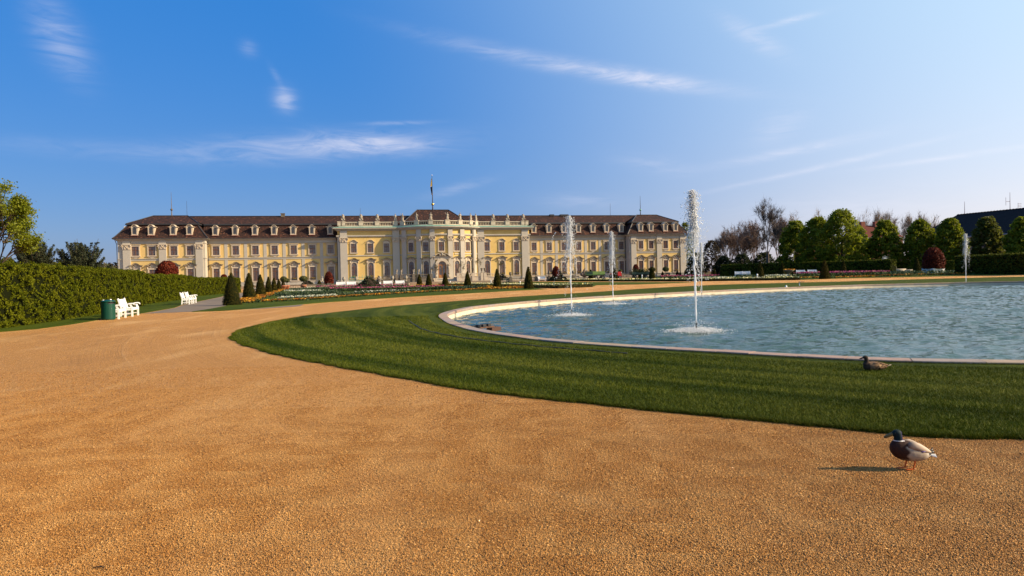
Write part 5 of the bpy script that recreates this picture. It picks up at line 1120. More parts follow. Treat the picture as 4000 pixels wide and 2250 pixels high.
def spread_yew(label,px,top,wpx,Y,seed):
    X=xat(px,1030,Y); H_=zat(px,top,Y); t=thing('spreading_yew',label,'tree',(X,Y,0),0,'spreading yews behind the left hedge'); rr=np.random.default_rng(seed); r2=random.Random(seed); rad=wpx/2/F*Y
    tr=MB(); tr.tube([(0,0,-.2),(0,0,H_*.5)],[.3,.18],8); obj('trunk',tr,M_bark,t); br=MB(); C_=[];N_=[]
    for i in range(150):
        a=r2.random()*6.283; e=r2.uniform(.25,1.45); L_=min(rad/max(.05,math.cos(e)),H_*.62/max(.05,math.sin(e)))*r2.uniform(.72,1.02); z0=H_*r2.uniform(.15,.42)
        d=Vector((math.cos(a)*math.cos(e),math.sin(a)*math.cos(e),math.sin(e))); p0=Vector((0,0,z0)); p1=p0+d*L_*.55+Vector((0,0,-.1)); p2=p0+d*L_+Vector((0,0,.25))
        br.tube([p0,p1,p2],[.07,.045,.015],4,False); k=330; f=rr.random(k)**.6; q=np.array(p0)[None]*((1-f)**2)[:,None]+np.array(p1)[None]*(2*f*(1-f))[:,None]+np.array(p2)[None]*(f**2)[:,None]
        q=q+rr.normal(0,1,(k,3))*(.30*(1-f)+.05)[:,None]*[1,1,.75]; C_.append(q); N_.append(np.tile([d.x,d.y,d.z],(k,1)))
    obj('branches',br,M_bark,t); C_=np.concatenate(C_); C_[:,2]=np.clip(C_[:,2],.1,H_)
    link('crown',leaf_mesh(C_,.10,rr,mat('dark_yew_sprays',(.02,.03,.015),.7,.2,island=[(.012,.018,.010),(.025,.034,.015),(.045,.05,.02),(.03,.036,.016)],noise=.6),.35),t)
spread_yew('darker spreading yew behind the left hedge, nearer the maple',138,926,140,72,311)
spread_yew('spreading yew with long side shoots behind the left hedge',314,949,165,70,312)
for i,(px,top,ww,Y,lb) in enumerate([(205,1020,110,90,'low bright green shrub between the two yews'),(30,1000,160,80,'yellow-green bushy tree under the maple'),(110,1010,90,84,'green shrub below the darker yew')]):
    leafy_tree(lb,px,1060,top,ww,Y,320+i,[(.07,.08,.012),(.10,.11,.014),(.13,.13,.02)],'hazel_leaves',n_=2500,size=.14,zb=0,low=0,group='shrubs behind the left hedge',name='shrub')
def wood():
    rr=np.random.default_rng(330); n_=9000; px=rr.uniform(330,470,n_); X=(px-2000)/F*260; a=np.sin(px*.11)*1.2+np.sin(px*.31)*.8
    C_=np.column_stack([X,260+rr.uniform(-5,5,n_),rr.random(n_)**.7*(8.2+a)]); link('distant_wood',leaf_mesh(C_,.6,rr,mat('distant_wood_twigs',(.07,.06,.05),.9,.1,island=[(.05,.045,.035),(.08,.06,.045),(.05,.06,.03)]),.8),kind='stuff')
wood()
# young thin trees in front of the palace
def sapling(label,px,base,top,wpx,Y,seed):
    X=xat(px,base,Y); z0=zat(px,base,Y); H_=zat(px,top,Y)-z0; r2=random.Random(seed); rr=np.random.default_rng(seed); t=thing('young_tree',label,'tree',(X,Y,z0),0,'thin young trees before the palace')
    tips=[]; mb=MB(); mb.tube([(0,0,0),(0,0,H_*.45)],[.05,.04],5,False); obj('trunk',mb,M_tw3,t); mb=MB()
    for i in range(6): a=6.283*i/6+r2.random(); branch_tree(mb,Vector((0,0,H_*(.3+.03*i))),Vector((math.cos(a)*.45,math.sin(a)*.45,1)).normalized(),H_*.3,.025,2,r2,tips,.1,.45,(2,3),.7,.012)
    me=mb.mesh('branches',M_tw3); V=np.array([v.co for v in me.vertices]); sx=(wpx/2/F*Y)/np.abs(V[:,0]).max(); sz=H_/V[:,2].max(); V*=[sx,sx,sz]; me.vertices.foreach_set('co',V.ravel().astype(np.float32)); link('branches',me,t)
    T=np.array([[v.x*sx,v.y*sx,v.z*sz] for v in tips]); k=420; C_=T[rr.integers(0,len(T),k)]+rr.normal(0,.12,(k,3)); link('foliage',leaf_mesh(C_,.07,rr,mat('young_leaves',(.06,.06,.015),.6,.2,island=[(.05,.045,.015),(.09,.085,.02),(.06,.03,.02)])),t)
sapling('thin young tree left of the palace door',1702,1096,1035,30,170,401)
sapling('thin young tree between the right stair terrace and the tall cone',1806,1092,1022,30,168,402)
sapling('thin young tree beside the dark urns, right stair terrace',1870,1090,1004,30,170,403)
sapling('thin young tree behind the tall cone, in front of an arched window',1960,1082,1020,36,170,404)

# ============================================================= FLOWERS (masses nobody could count)
def strip_pts(pxl,w_,dens,rr,wob=0):
    P=[hit(*p) for p in pxl]; C_=[]
    for a,b in zip(P,P[1:]):
        L_=(b-a).length; k=max(4,int(L_*w_*dens)); f=rr.random(k); d=(b-a).xy.normalized(); nn=Vector((d.y,-d.x))
        s_=(rr.random(k)-.5)*w_+wob*np.sin(f*L_*.5); C_.append(np.column_stack([a.x+(b.x-a.x)*f+nn.x*s_,a.y+(b.y-a.y)*f+nn.y*s_,a.z+(b.z-a.z)*f]))
    return np.concatenate(C_)
def flower_band(name,pxl,w_,dens,hh,size,m,seed,zlo=.0,gap=0):
    rr=np.random.default_rng(seed); C_=strip_pts(pxl,w_,dens,rr)
    if gap: s_=np.sin(C_[:,0]*gap)+np.sin(C_[:,1]*gap*1.7+1)+rr.normal(0,.5,len(C_)); C_=C_[s_>-.6]
    C_[:,2]+=.03+zlo+(hh-zlo)*rr.random(len(C_)); link(name,leaf_mesh(C_,size,rr,m,.9),kind='stuff')
def fm(nm,cols): return mat(nm,cols[0],.7,.2,island=cols,noise=.5,trans=.2)
M_pan=fm('pansy_petals',[(.60,.22,.008),(.66,.32,.012),(.16,.02,.008),(.70,.42,.04),(.06,.05,.01),(.48,.12,.008),(.07,.02,.01)]); M_wfl=fm('white_petals',[(.62,.60,.50),(.48,.50,.38),(.70,.68,.58),(.10,.14,.06)])
M_pink=fm('pink_tulips',[(.36,.04,.14),(.44,.08,.21),(.28,.03,.09),(.06,.08,.02),(.46,.12,.20)]); M_gl=fm('grey_green_leaves',[(.035,.060,.028),(.055,.085,.040),(.028,.05,.02),(.08,.11,.06)]); M_ytul=fm('yellow_white_tulips',[(.75,.68,.35),(.80,.76,.55),(.7,.55,.15)])
M_fol=fm('flower_foliage',[(.02,.035,.010),(.035,.055,.014),(.05,.075,.02)])
flower_band('pansies',[(760,1214.5),(870,1209)],.01,1,.1,.01,M_pan,500)
front=[(1000,1183),(1175,1175),(1350,1162),(1525,1151.5),(1700,1141),(1875,1132.5),(1985,1131)]
flower_band('pansies',front,.75,110,.20,.062,M_pan,501,.08,gap=2.2); flower_band('pansy_foliage',front,1.0,90,.12,.07,M_fol,502)
row=[(935,1187),(990,1171),(1005,1163),(1030,1158),(1046,1149),(1062,1145),(1082,1138),(1098,1133)]
flower_band('pansies',row,1.9,75,.2,.075,M_pan,503,.08,gap=1.5); flower_band('pansy_foliage',row,2.2,40,.12,.09,M_fol,504)
back=[(1635,1115.2),(1677,1117),(1755,1119),(1840,1121.5),(1900,1123.5),(1985,1124.5),(2046,1126.5)]
flower_band('pansies',back,1.3,45,.22,.09,M_pan,505,.08,gap=1.2); flower_band('pansy_foliage',back,1.5,25,.14,.1,M_fol,506)
flower_band('pansies',[(1880,1128),(1960,1129),(2040,1129)],2.2,30,.22,.085,M_pan,507,.08,gap=1.5)
flower_band('white_flowers',[(1087,1172),(1180,1168.5),(1311,1161)],.85,110,.30,.065,M_wfl,508,.16); flower_band('flower_leaves',[(1087,1172.5),(1180,1169.5),(1311,1162)],1.0,70,.2,.07,M_gl,509)
flower_band('white_flowers',[(1117,1140.5),(1190,1140),(1266,1138)],.8,60,.25,.085,M_wfl,510,.12)
flower_band('white_flowers',[(1391,1148.5),(1500,1143),(1636,1140)],.9,90,.28,.075,M_wfl,511,.14)
flower_band('white_flowers',[(1150,1131.5),(1230,1127.5),(1260,1126)],1.2,30,.25,.1,M_wfl,512,.12)
flower_band('flower_leaves',[(1094,1158),(1200,1153),(1314,1147)],2.3,75,.38,.10,M_gl,513); flower_band('flower_leaves',[(1320,1155),(1450,1149),(1640,1143)],1.4,60,.32,.10,M_gl,514)
flower_band('flower_leaves',[(1140,1136),(1220,1133),(1290,1131)],2.6,40,.4,.12,M_gl,515); flower_band('flower_leaves',[(1735,1130),(1800,1129),(1880,1128)],4,35,.4,.12,M_gl,516)
flower_band('tulip_foliage',[(1234,1130),(1400,1126),(1594,1121)],3.2,24,.34,.16,M_fol,517); flower_band('pink_tulips',[(1234,1128),(1400,1124),(1594,1119)],2.6,20,.55,.09,M_pink,518,.40)
flower_band('tulip_foliage',[(1280,1139),(1500,1136),(1735,1130.5)],3.0,40,.34,.14,M_fol,519); flower_band('pink_tulips',[(1290,1138),(1500,1135),(1734,1129.5)],2.4,30,.55,.075,M_pink,520,.40)
flower_band('white_flowers',[(1475,1127),(1600,1124.5)],.8,30,.3,.08,M_wfl,521,.15)
flower_band('yellow_tulips',[(1760,1112),(1850,1113),(2007,1116),(2084,1119),(2182,1120.5),(2312,1117)],2.2,5.5,.42,.09,M_ytul,522,.30); flower_band('flower_leaves',[(1760,1112.5),(1850,1113.5),(2007,1117),(2182,1121),(2312,1118)],2.4,18,.25,.13,M_fol,523)
flower_band('yellow_tulips',[(2166,1096.5),(2450,1097),(2700,1096.5),(2900,1094),(3110,1091)],4,2.4,.45,.13,M_ytul,524,.30); flower_band('flower_leaves',[(2166,1097),(2700,1097),(3110,1091.5)],4,9,.28,.16,M_fol,525)
flower_band('pink_tulips',[(2605,1086),(2690,1086),(2790,1085)],4,12,.6,.13,M_pink,526,.35); flower_band('tulip_foliage',[(2605,1087),(2690,1087),(2790,1086)],4,8,.35,.2,M_fol,527)
flower_band('white_flowers',[(2720,1089),(2860,1086.5)],2,12,.3,.13,M_wfl,528,.15); flower_band('white_flowers',[(2985,1082),(3118,1081)],3,10,.4,.12,M_wfl,529,.2)
flower_band('pink_tulips',[(3118,1079),(3230,1077),(3330,1076),(3450,1074.5)],5,13,.75,.12,M_pink,530,.55); flower_band('tulip_foliage',[(3118,1080.5),(3330,1078),(3470,1075.5)],6,14,.5,.16,M_fol,531)
flower_band('pansies',[(3122,1088.5),(3330,1084.5),(3530,1077.5),(3720,1074),(3850,1070.5),(4050,1066)],1.6,22,.25,.11,M_pan,532,.1,gap=1.1); flower_band('pansy_foliage',[(3122,1089),(3530,1078.5),(4050,1067)],2.4,12,.16,.14,M_fol,533)
flower_band('flower_leaves',[(3470,1071.5),(3600,1070),(3760,1068)],4,14,.5,.16,M_gl,534); flower_band('flower_leaves',[(2900,1083),(3000,1082)],4,14,.4,.16,M_gl,535)
# ============================================================= FOUNTAINS
M_spray=bpy.data.materials.new('white_water'); M_spray.use_nodes=True; b_=M_spray.node_tree.nodes['Principled BSDF']
b_.inputs['Base Color'].default_value=(.93,.94,.95,1); b_.inputs['Roughness'].default_value=.18; b_.inputs['Specular IOR Level'].default_value=.6
t_=NT(M_spray.node_tree); tr_=t_.add('ShaderNodeBsdfTranslucent',{'Color':(.9,.92,.95,1)}); mx_=t_.add('ShaderNodeMixShader',{0:.45,1:b_.outputs[0],2:tr_.outputs[0]}); t_.l.new(mx_.outputs[0],t_.n['Material Output'].inputs[0])
OCT=np.array([(1,0,0),(0,1,0),(-1,0,0),(0,-1,0),(0,0,1),(0,0,-1)],float); OF=np.array([(0,1,4),(1,2,4),(2,3,4),(3,0,4),(1,0,5),(2,1,5),(3,2,5),(0,3,5)])
def drops(name,C_,S_,parent,zs=1.0,rr=rng):
    n_=len(C_); V=OCT[None]*(1+rr.normal(0,.2,(n_,6,1)))*S_[:,None,None]*np.array([1,1,zs]); a=rr.random(n_)*6.28
    x=V[:,:,0]*np.cos(a)[:,None]-V[:,:,1]*np.sin(a)[:,None]; y=V[:,:,0]*np.sin(a)[:,None]+V[:,:,1]*np.cos(a)[:,None]; tl=rr.normal(0,.5,(n_,1)); V=np.stack([x+V[:,:,2]*tl,y,V[:,:,2]],2)+C_[:,None]
    return link(name,np_mesh(name,V.reshape(-1,3),(OF[None]+np.arange(n_)[:,None,None]*6).reshape(-1,3),M_spray,True),parent,kind='stuff')
def jet(label,x,y,H_,seed,lean=-.05,k=1.0,wide=.30):
    rr=np.random.default_rng(seed); t=thing('fountain_jet',label,'fountain jet',(x,y,-.26),0,'fountain jets in the pool')
    nz_=MB(); nz_.tube([(0,0,-.1),(0,0,.30)],.022,8); obj('nozzle',nz_,M_black,t)
    # rising column
    cl=MB(); N_=40; pts=[];rd=[]
    for i in range(N_+1):
        f=i/N_; z=.28+f*(H_*.90-.28); pts.append((lean*f*H_*.35+rr.normal(0,.010)*f*2,rr.normal(0,.008)*f*2,z)); rd.append((.024+.018*f)*(1+rr.normal(0,.2))*(1 if f<.55 else max(.2,1-(f-.55)*1.4)))
    cl.tube(pts,rd,7); obj('water_column',cl,M_spray,t,smooth=True)
    # thrown water: rises, slows, falls
    g=9.81; v0=math.sqrt(2*g*H_); T=v0/g
    n_=int(3000*k); tt=rr.random(n_)*T*.45+T*.62; tt=T+np.abs(rr.normal(0,.42*T,n_))*rr.choice([-.6,1],n_,p=[.42,.58]); tt=np.clip(tt,T*.35,T*1.98)
    vs_=v0*(1-np.abs(rr.normal(0,.035,n_))); z=vs_*tt-.5*g*tt*tt
    fall=np.clip((tt-T*.6)/T,0,1.4); sp=wide*.42*fall**1.2; clump=np.round(tt*9)/9
    side=np.sin(clump*37.0+seed)*.35*wide*fall
    C_=np.column_stack([lean*(z/H_)*H_*.35+side+rr.normal(0,1,n_)*sp,rr.normal(0,1,n_)*sp,z]); ok=z>.05
    keep=rr.random(n_)<np.clip(1.15-(np.clip(tt/T-1,0,1)*1.05),.10,1)*np.clip(np.abs(tt/T-1)*4+.25,0,1); ok&=keep
    drops('falling_water',C_[ok],(.006+.013*rr.random(ok.sum())**2.5),t,1.6,rr)
    # dense white head: ropes of water that arch over and fall, with loose drops between
    hd=MB(); nr=int(70*k)
    for j in range(nr):
        a=rr.random()*6.283; q=rr.random(); zt=H_*(1-.26*q**1.3); out=wide*rr.uniform(.15,1.0)*.62; ln=H_*rr.uniform(.06,.26)*(1.2-.4*q); K_=7; pts=[];rd=[]
        for i in range(K_):
            f=i/(K_-1); z=zt-ln*f**1.5; o_=out*(f**.6)*(.22+.78*q); pts.append((lean*H_*.35+math.cos(a)*o_+rr.normal(0,.012),math.sin(a)*o_*.9+rr.normal(0,.012),z)); rd.append(max(.002,(.007+.009*rr.random())*(1-.55*f)*(1 if i else .6)))
        hd.tube(pts,rd,5)
    obj('foam_head',hd,M_spray,t,smooth=True,kind='stuff')
    n2=int(1500*k); q=rr.random(n2)**1.3; zz=H_*(1-.42*q); wd=wide*(.12+.36*q**.6); C2=np.column_stack([lean*H_*.35+rr.normal(0,.5,n2)*wd,rr.normal(0,.5,n2)*wd,zz]); drops('head_drops',C2,.004+.013*rr.random(n2)**2.5,t,1.8,rr)
    # falling ropes of water on both sides
    C3=[];S3=[]
    for j in range(9):
        x0=rr.normal(0,.75)*wide*.55+lean*H_*.35; y0=rr.normal(0,.5)*wide*.5; zt_=H_*rr.uniform(.55,.85); L_=H_*rr.uniform(.12,.42); kk=int(46*L_*k)+8; f=np.sort(rr.random(kk)**1.3); C3.append(np.column_stack([x0+f*rr.normal(0,.22)+.03*np.sin(f*14+j)+rr.normal(0,.028,kk)*(.4+f),y0+rr.normal(0,.03,kk),zt_-f*L_])); S3.append(.006+.010*rr.random(kk)*(1-f*.6))
    drops('water_strands',np.concatenate(C3),np.concatenate(S3),t,2.0,rr)
    # splash ring and foam
    n4=int(2600*k); a=rr.random(n4)*6.283; r_=np.abs(rr.normal(.36,.30,n4))*1.1; z4=.015+np.abs(rr.normal(0,.055,n4))*np.clip(1.3-r_,.15,1)
    up=rr.random(n4)<.06; z4[up]+=rr.random(up.sum())*.28; C4=np.column_stack([r_*np.cos(a)*1.05-.03,r_*np.sin(a),z4]); drops('splash_foam',C4,.006+.012*rr.random(n4)**2,t,1.0,rr)
jet('nearest and tallest-looking fountain jet in the middle of the picture',6.0,22.3,4.62,601,-.035,1.5,.46)
jet('leftmost fountain jet in front of the right palace wing',2.8,32.3,4.72,602,-.02,1.0,.50)
jet('second fountain jet from the left with a narrow head',6.4,43.3,4.62,603,-.02,.8,.40)
jet('far fountain jet partly hidden behind the nearest tall jet',14.7,52.9,4.2,604,0,.6,.35)
jet('far right fountain jet in front of the dark hedge',44.9,67.5,5.1,605,0,.8,.50)

# ============================================================= BENCHES, BIN
def bench(W=1.45):
    """faces -y in its own axes; length along x"""
    t=thing('white_bench','x','bench'); h=W/2
    for sx in (-1,1):
        x=sx*(h-.04)
        m_=MB(); m_.box(x-.04,x+.04,-.30,-.215,0,.44); m_.add([(x-.04,-.30,.44),(x+.04,-.30,.44),(x+.04,-.215,.44),(x-.04,-.215,.44),(x-.04,-.24,.63),(x+.04,-.24,.63),(x+.04,-.14,.63),(x-.04,-.14,.63)],[(0,1,5,4),(1,2,6,5),(2,3,7,6),(3,0,4,7),(4,5,6,7),(0,3,2,1)]); obj('leg',m_,M_white,t)
        m_=MB(); m_.add([(x-.04,.24,0),(x+.04,.24,0),(x+.04,.33,0),(x-.04,.33,0),(x-.04,.20,.42),(x+.04,.20,.42),(x+.04,.28,.42),(x-.04,.28,.42),(x-.04,.36,.93),(x+.04,.36,.93),(x+.04,.42,.93),(x-.04,.42,.93)],[(0,1,5,4),(1,2,6,5),(2,3,7,6),(3,0,4,7),(4,5,9,8),(5,6,10,9),(6,7,11,10),(7,4,8,11),(8,9,10,11),(0,3,2,1)]); m_.ball((x,.385,.93),.05,7,5); obj('rear_leg',m_,M_white,t)
        m_=MB(); pts=[(.30,.60),(.15,.61),(.0,.625),(-.14,.665),(-.25,.675),(-.34,.645),(-.37,.60)]
        for (a,b),(c,d) in zip(pts,pts[1:]):
            m_.add([(x-.055,a,b),(x+.055,a,b),(x+.055,c,d),(x-.055,c,d),(x-.055,a,b+.05),(x+.055,a,b+.05),(x+.055,c,d+.05),(x-.055,c,d+.05)],[(0,3,2,1),(4,5,6,7),(0,1,5,4),(1,2,6,5),(2,3,7,6),(3,0,4,7)])
        obj('armrest',m_,M_white,t)
        m_=MB(); m_.box(x-.03,x+.03,-.215,.24,.33,.43); m_.box(x-.025,x+.025,-.22,.25,.13,.18); obj('side_rail',m_,M_white,t)
    for k in range(5): m_=MB(); m_.box(-h+.01,h-.01,-.31+.105*k,-.22+.105*k,.435,.462); obj('seat_slat',m_,M_white,t)
    m_=MB(); m_.box(-h+.05,h-.05,-.285,-.25,.34,.43); obj('front_rail',m_,M_white,t)
    for k,(z,hh) in enumerate(((.50,.07),(.83,.09))): m_=MB(); y=.24+(z-.42)*.30; m_.box(-h+.06,h-.06,y,y+.035,z,z+hh); obj('back_rail',m_,M_white,t)
    for k in range(9):
        x=-h+.14+(W-.28)*k/8; m_=MB(); m_.add([(x-.055,.265,.57),(x+.055,.265,.57),(x+.055,.285,.57),(x-.055,.285,.57),(x-.055,.35,.84),(x+.055,.35,.84),(x+.055,.37,.84),(x-.055,.37,.84)],[(0,1,5,4),(1,2,6,5),(2,3,7,6),(3,0,4,7),(4,5,6,7),(0,3,2,1)]); obj('back_slat',m_,M_white,t)
    return t
B0=bench()
def put_bench(px1,py1,px2,py2,label,group,first=[True],W=1.45,flip=False,scale=1.0):
    """the photographed feet of the two front legs"""
    a=hit(px1,py1); b=hit(px2,py2); d=(b-a).xy.normalized(); return a,d
def bench_at(x,y,ang,label,group,first=[True],z=0.0,sc=1.0,m=None):
    if first[0]: first[0]=False; o=B0; o.location=(x,y,z); o.rotation_euler=(0,0,ang); o['label']=label; o['group']=group
    else: o=copy_tree(B0,(x,y,z),ang,label,group)
    o.scale=(sc,sc,sc); return o
# facing: local -y turned towards the walk. walk direction d -> angle so that local x runs along d
def along(x0,y0,ax,ay,W=1.45):   # front-left corner and direction
    ang=math.atan2(ay,ax); nx,ny=math.sin(ang),-math.cos(ang)  # local -y
    cx=x0+math.cos(ang)*W/2-nx*.29; cy=y0+math.sin(ang)*W/2-ny*.29; return cx,cy,ang
dwx,dwy=-.30,.954
gw='white benches along the left hedge'
f1=hit(466,1246.5); c_=along(f1.x,f1.y,dwx,dwy); bench_at(*c_,'white wooden bench partly hidden behind the green litter bin',gw)
f2=hit(519,1236.5); c_=along(f2.x,f2.y,dwx,dwy); bench_at(*c_,'white wooden bench right beside the one at the green bin',gw)
f3=hit(741,1189.5); c_=along(f3.x,f3.y,dwx,dwy,1.45); bench_at(*c_,'white bench by the middle hedge, the nearer of the farther pair',gw)
f4=hit(757,1186); c_=along(f4.x-.05,f4.y+.15,dwx,dwy); bench_at(*c_,'white bench by the middle hedge, the farther one of that pair',gw)
gf='white benches before the garden balustrade'
for px,lb in ((1331,'leftmost white bench before the garden balustrade'),(1372,'second white bench before the garden balustrade, beside the dark mound'),(1474,'white bench half hidden by the dark mound and bronze figure'),(1515,'white bench between two urn piers, right of the bronze figure'),(1562,'rightmost white bench before the garden balustrade')):
    p=vline(px,vL+1.3); bench_at(p.x,p.y,AL,lb,gf,sc=1.3 if px!=1474 else 1.0)
p=vline(2116,vR+1.6); o=bench_at(p.x,p.y,AL,'old white bench in front of the right urn balustrade',gf,z=hgt(p.x,p.y)+.15,sc=1.15)
gs='shaded benches along the right hedge'
for px,Y,lb in ((2886,146,'shaded white bench beside the first dark cone at the right hedge'),(2915,145,'shaded white bench right of the one beside the first dark cone'),(3128,136,'shaded white bench behind the pink tulips, left of the pair'),(3173,134.5,'shaded white bench behind the pink tulips, right of the pair')):
    X=xat(px,1065,Y); bench_at(X,Y,R(-14),lb,gs,z=hgt(X,Y)+.02,sc=1.12)
o=bench_at(-39.2,104.5,math.atan2(dwy,dwx),'distant white bench at the end of the rear hedge',gw)

bp=hit(424,1249); bn_=thing('litter_bin','round dark green metal litter bin with domed lid and side slot','litter bin',(bp.x,bp.y,0),R(0))
M_green=mat('green_bin_paint',(.001,.050,.030),.38,.4,var=((.002,.038,.024),3,.4))
rb_=25.0/F*bp.y; hb=78/F*bp.y
mb=MB(); mb.lathe([(rb_*.93,0),(rb_*.97,.03),(rb_,.05),(rb_,hb*.80)],28); obj('bin_body',mb,M_green,bn_,smooth=False)
mb=MB(); nn=28; sl0,sl1=hb*.80,hb*.885   # wall round the slot, open towards the right
sa0,sa1=R(-62),R(25)
vs_=[];fs_=[]
for k in range(nn+1):
    a=sa1+(2*math.pi-(sa1-sa0))*k/nn; vs_+=[(rb_*math.cos(a),rb_*math.sin(a),sl0),(rb_*math.cos(a),rb_*math.sin(a),sl1),(rb_*.92*math.cos(a),rb_*.92*math.sin(a),sl1),(rb_*.92*math.cos(a),rb_*.92*math.sin(a),sl0)]
for k in range(nn):
    for j in range(4): fs_.append((4*k+j,4*k+(j+1)%4,4*k+4+(j+1)%4,4*k+4+j))
fs_+=[(0,1,2,3),(4*nn+3,4*nn+2,4*nn+1,4*nn)]; mb.add(vs_,fs_); obj('slot_wall',mb,M_green,bn_)
mb=MB(); mb.lathe([(rb_,sl1),(rb_*1.06,sl1+.01),(rb_*1.06,sl1+.04),(rb_*.95,sl1+.065),(rb_*.6,hb*.985),(rb_*.1,hb)],28); obj('lid',mb,M_green,bn_,smooth=True)
mb=MB(); mb.lathe([(rb_*.8,sl0-.1),(rb_*.8,sl1-.002)],20); obj('inner_liner',mb,M_black,bn_)

# ============================================================= VEHICLES
M_rub=mat('tyre_rubber',(.02,.02,.02),.85,.2); M_rim=mat('pale_wheel_rim',(.45,.43,.40),.5,.4); M_tgreen=mat('green_trailer_paint',(.10,.20,.06),.5,.4,var=((.06,.12,.04),1,.6)); M_tdark=mat('dark_green_trailer_paint',(.02,.05,.035),.5,.4); M_red=mat('red_cab_paint',(.55,.02,.02),.35,.5)
def wheel(t,x,y,r_,wd=.28):
    mb=MB(); T=Matrix.Translation((x,y,r_))@Matrix.Rotation(R(90),4,'X'); mb.lathe([(r_*.6,-wd/2),(r_*.95,-wd/2),(r_,-wd*.3),(r_,wd*.3),(r_*.95,wd/2),(r_*.6,wd/2)],16,T); w_=obj('wheel',mb,M_rub,t)
    mb=MB(); mb.lathe([(r_*.6,-wd*.4),(r_*.55,-wd*.52),(r_*.2,-wd*.45),(r_*.15,-wd*.6)],12,Matrix.Translation((x,y,r_))@Matrix.Rotation(R(90),4,'X')@Matrix.Rotation(math.pi,4,'X')); mb.lathe([(r_*.58,-wd*.2),(r_*.58,wd*.2)],12,T); obj('rim',mb,M_rim,w_)
def trailer(label,px0,px1,py,Y,ztop,zbot,wpx,col,panel,rr_,head=None):
    x0=xat(px0,py,Y); x1=xat(px1,py,Y); zg=hgt(x0,Y)+.03; L_=(x1-x0); t=thing('farm_trailer',label,'trailer',(x0,Y,zg),AL*.6,'farm trailers')
    zt=zat((px0+px1)/2,ztop,Y)-zg; zb=zat((px0+px1)/2,zbot,Y)-zg
    mb=MB(); mb.box(0,L_,0,2.0,zb,zb+.14); mb.box(0,.06,0,2.0,zb+.14,zt); mb.box(L_-.06,L_,0,2.0,zb+.14,zt); mb.box(.06,L_-.06,1.94,2.0,zb+.14,zt); obj('trailer_bed',mb,col,t)
    k=3
    for i in range(k): mb=MB(); mb.box(L_*i/k+.05,L_*(i+1)/k-.05,-.04,.03,zb+.16,zt-.04); mb.box(L_*i/k+.1,L_*(i+1)/k-.1,-.07,-.04,zb+.16+(zt-zb)*.3,zb+.2+(zt-zb)*.3); mb.box(L_*i/k+.1,L_*(i+1)/k-.1,-.07,-.04,zb+.16+(zt-zb)*.6,zb+.2+(zt-zb)*.6); obj('side_board',mb,(panel if (i or head is None) else head),t)
    mb=MB(); mb.box(.2,L_+.4,.5,.62,zb-.2,zb); mb.box(.2,L_+.4,1.4,1.52,zb-.2,zb); mb.tube([(L_+.3,1,zb-.1),(L_+1.3,1,.45)],.05,6); obj('chassis',mb,M_black,t)
    for wp in wpx:
        x=(wp-px0)/(px1-px0)*L_
        for y in (.15,1.85): wheel(t,x,y,rr_)
    return t
trailer('bright green farm trailer with dark front board in front of the right wing',2292,2366,1088,165,1060,1074,(2331,2358),M_tgreen,mat('light_green_boards',(.20,.30,.08),.5,.4),.47,M_tdark)
trailer('long dark green open trailer loaded with plants before the right pavilion',2468,2544,1085,168,1061,1072,(2484,2527),M_tdark,mat('dark_boards',(.05,.085,.06),.5,.4),.36)
def tractor():
    Y=165; x0=xat(2386,1088,Y); x1=xat(2432,1088,Y); t=thing('tractor','red tractor with open roll cage and dark wheels between the two trailers','tractor',(x0,Y,hgt(x0,Y)+.03),AL*.6); L_=x1-x0
    mb=MB(); mb.box(L_*.66,L_*.98,.3,1.5,.75,1.75); mb.box(L_*.70,L_*1.0,.35,1.45,.6,.8); o=obj('bonnet',mb,M_red,t); mb=MB(); mb.box(L_*.985,L_*1.0,.5,1.3,.9,1.5); obj('grille',mb,M_black,o)
    for y in (.31,1.4): mb=MB(); mb.ball((L_*.97,y,1.55),.1,6,5); obj('headlight',mb,M_white,o)
    mb=MB(); mb.box(L_*.05,L_*.66,.45,1.35,.55,1.0); obj('frame',mb,M_black,t)
    mb=MB(); 
    for x in (.22,.62):
        for y in (.3,1.5): mb.tube([(L_*x,y,1.0),(L_*x,y,2.55)],.035,5)
    mb.box(L_*.19,L_*.65,.25,1.55,2.5,2.58); obj('roll_cage',mb,M_black,t)
    mb=MB(); mb.box(L_*.3,L_*.5,.6,1.2,1.0,1.3); mb.box(L_*.28,L_*.33,.6,1.2,1.3,1.85); obj('driver_seat',mb,M_black,t)
    for y in (.12,1.68): wheel(t,L_*.22,y,.62,.34); wheel(t,L_*.80,y,.40,.26)
    mb=MB(); mb.box(L_*.05,L_*.4,-.05,.35,1.2,1.32); mb.box(L_*.05,L_*.4,1.45,1.85,1.2,1.32); obj('mudguard',mb,M_red,t)
tractor()
rr=np.random.default_rng(8); Y=168.8; C_=np.column_stack([rr.normal(0,.9,900),rr.normal(0,.4,900),np.abs(rr.normal(0,.35,900))]); X=xat(2500,1060,Y)
o=link('plant_load',leaf_mesh(C_,.13,rr,M_yew2,.8),loc=(X,Y,zat(2500,1062,Y)-.1)); tag(o,'heap of dark green plants lying on the dark open trailer','plants')

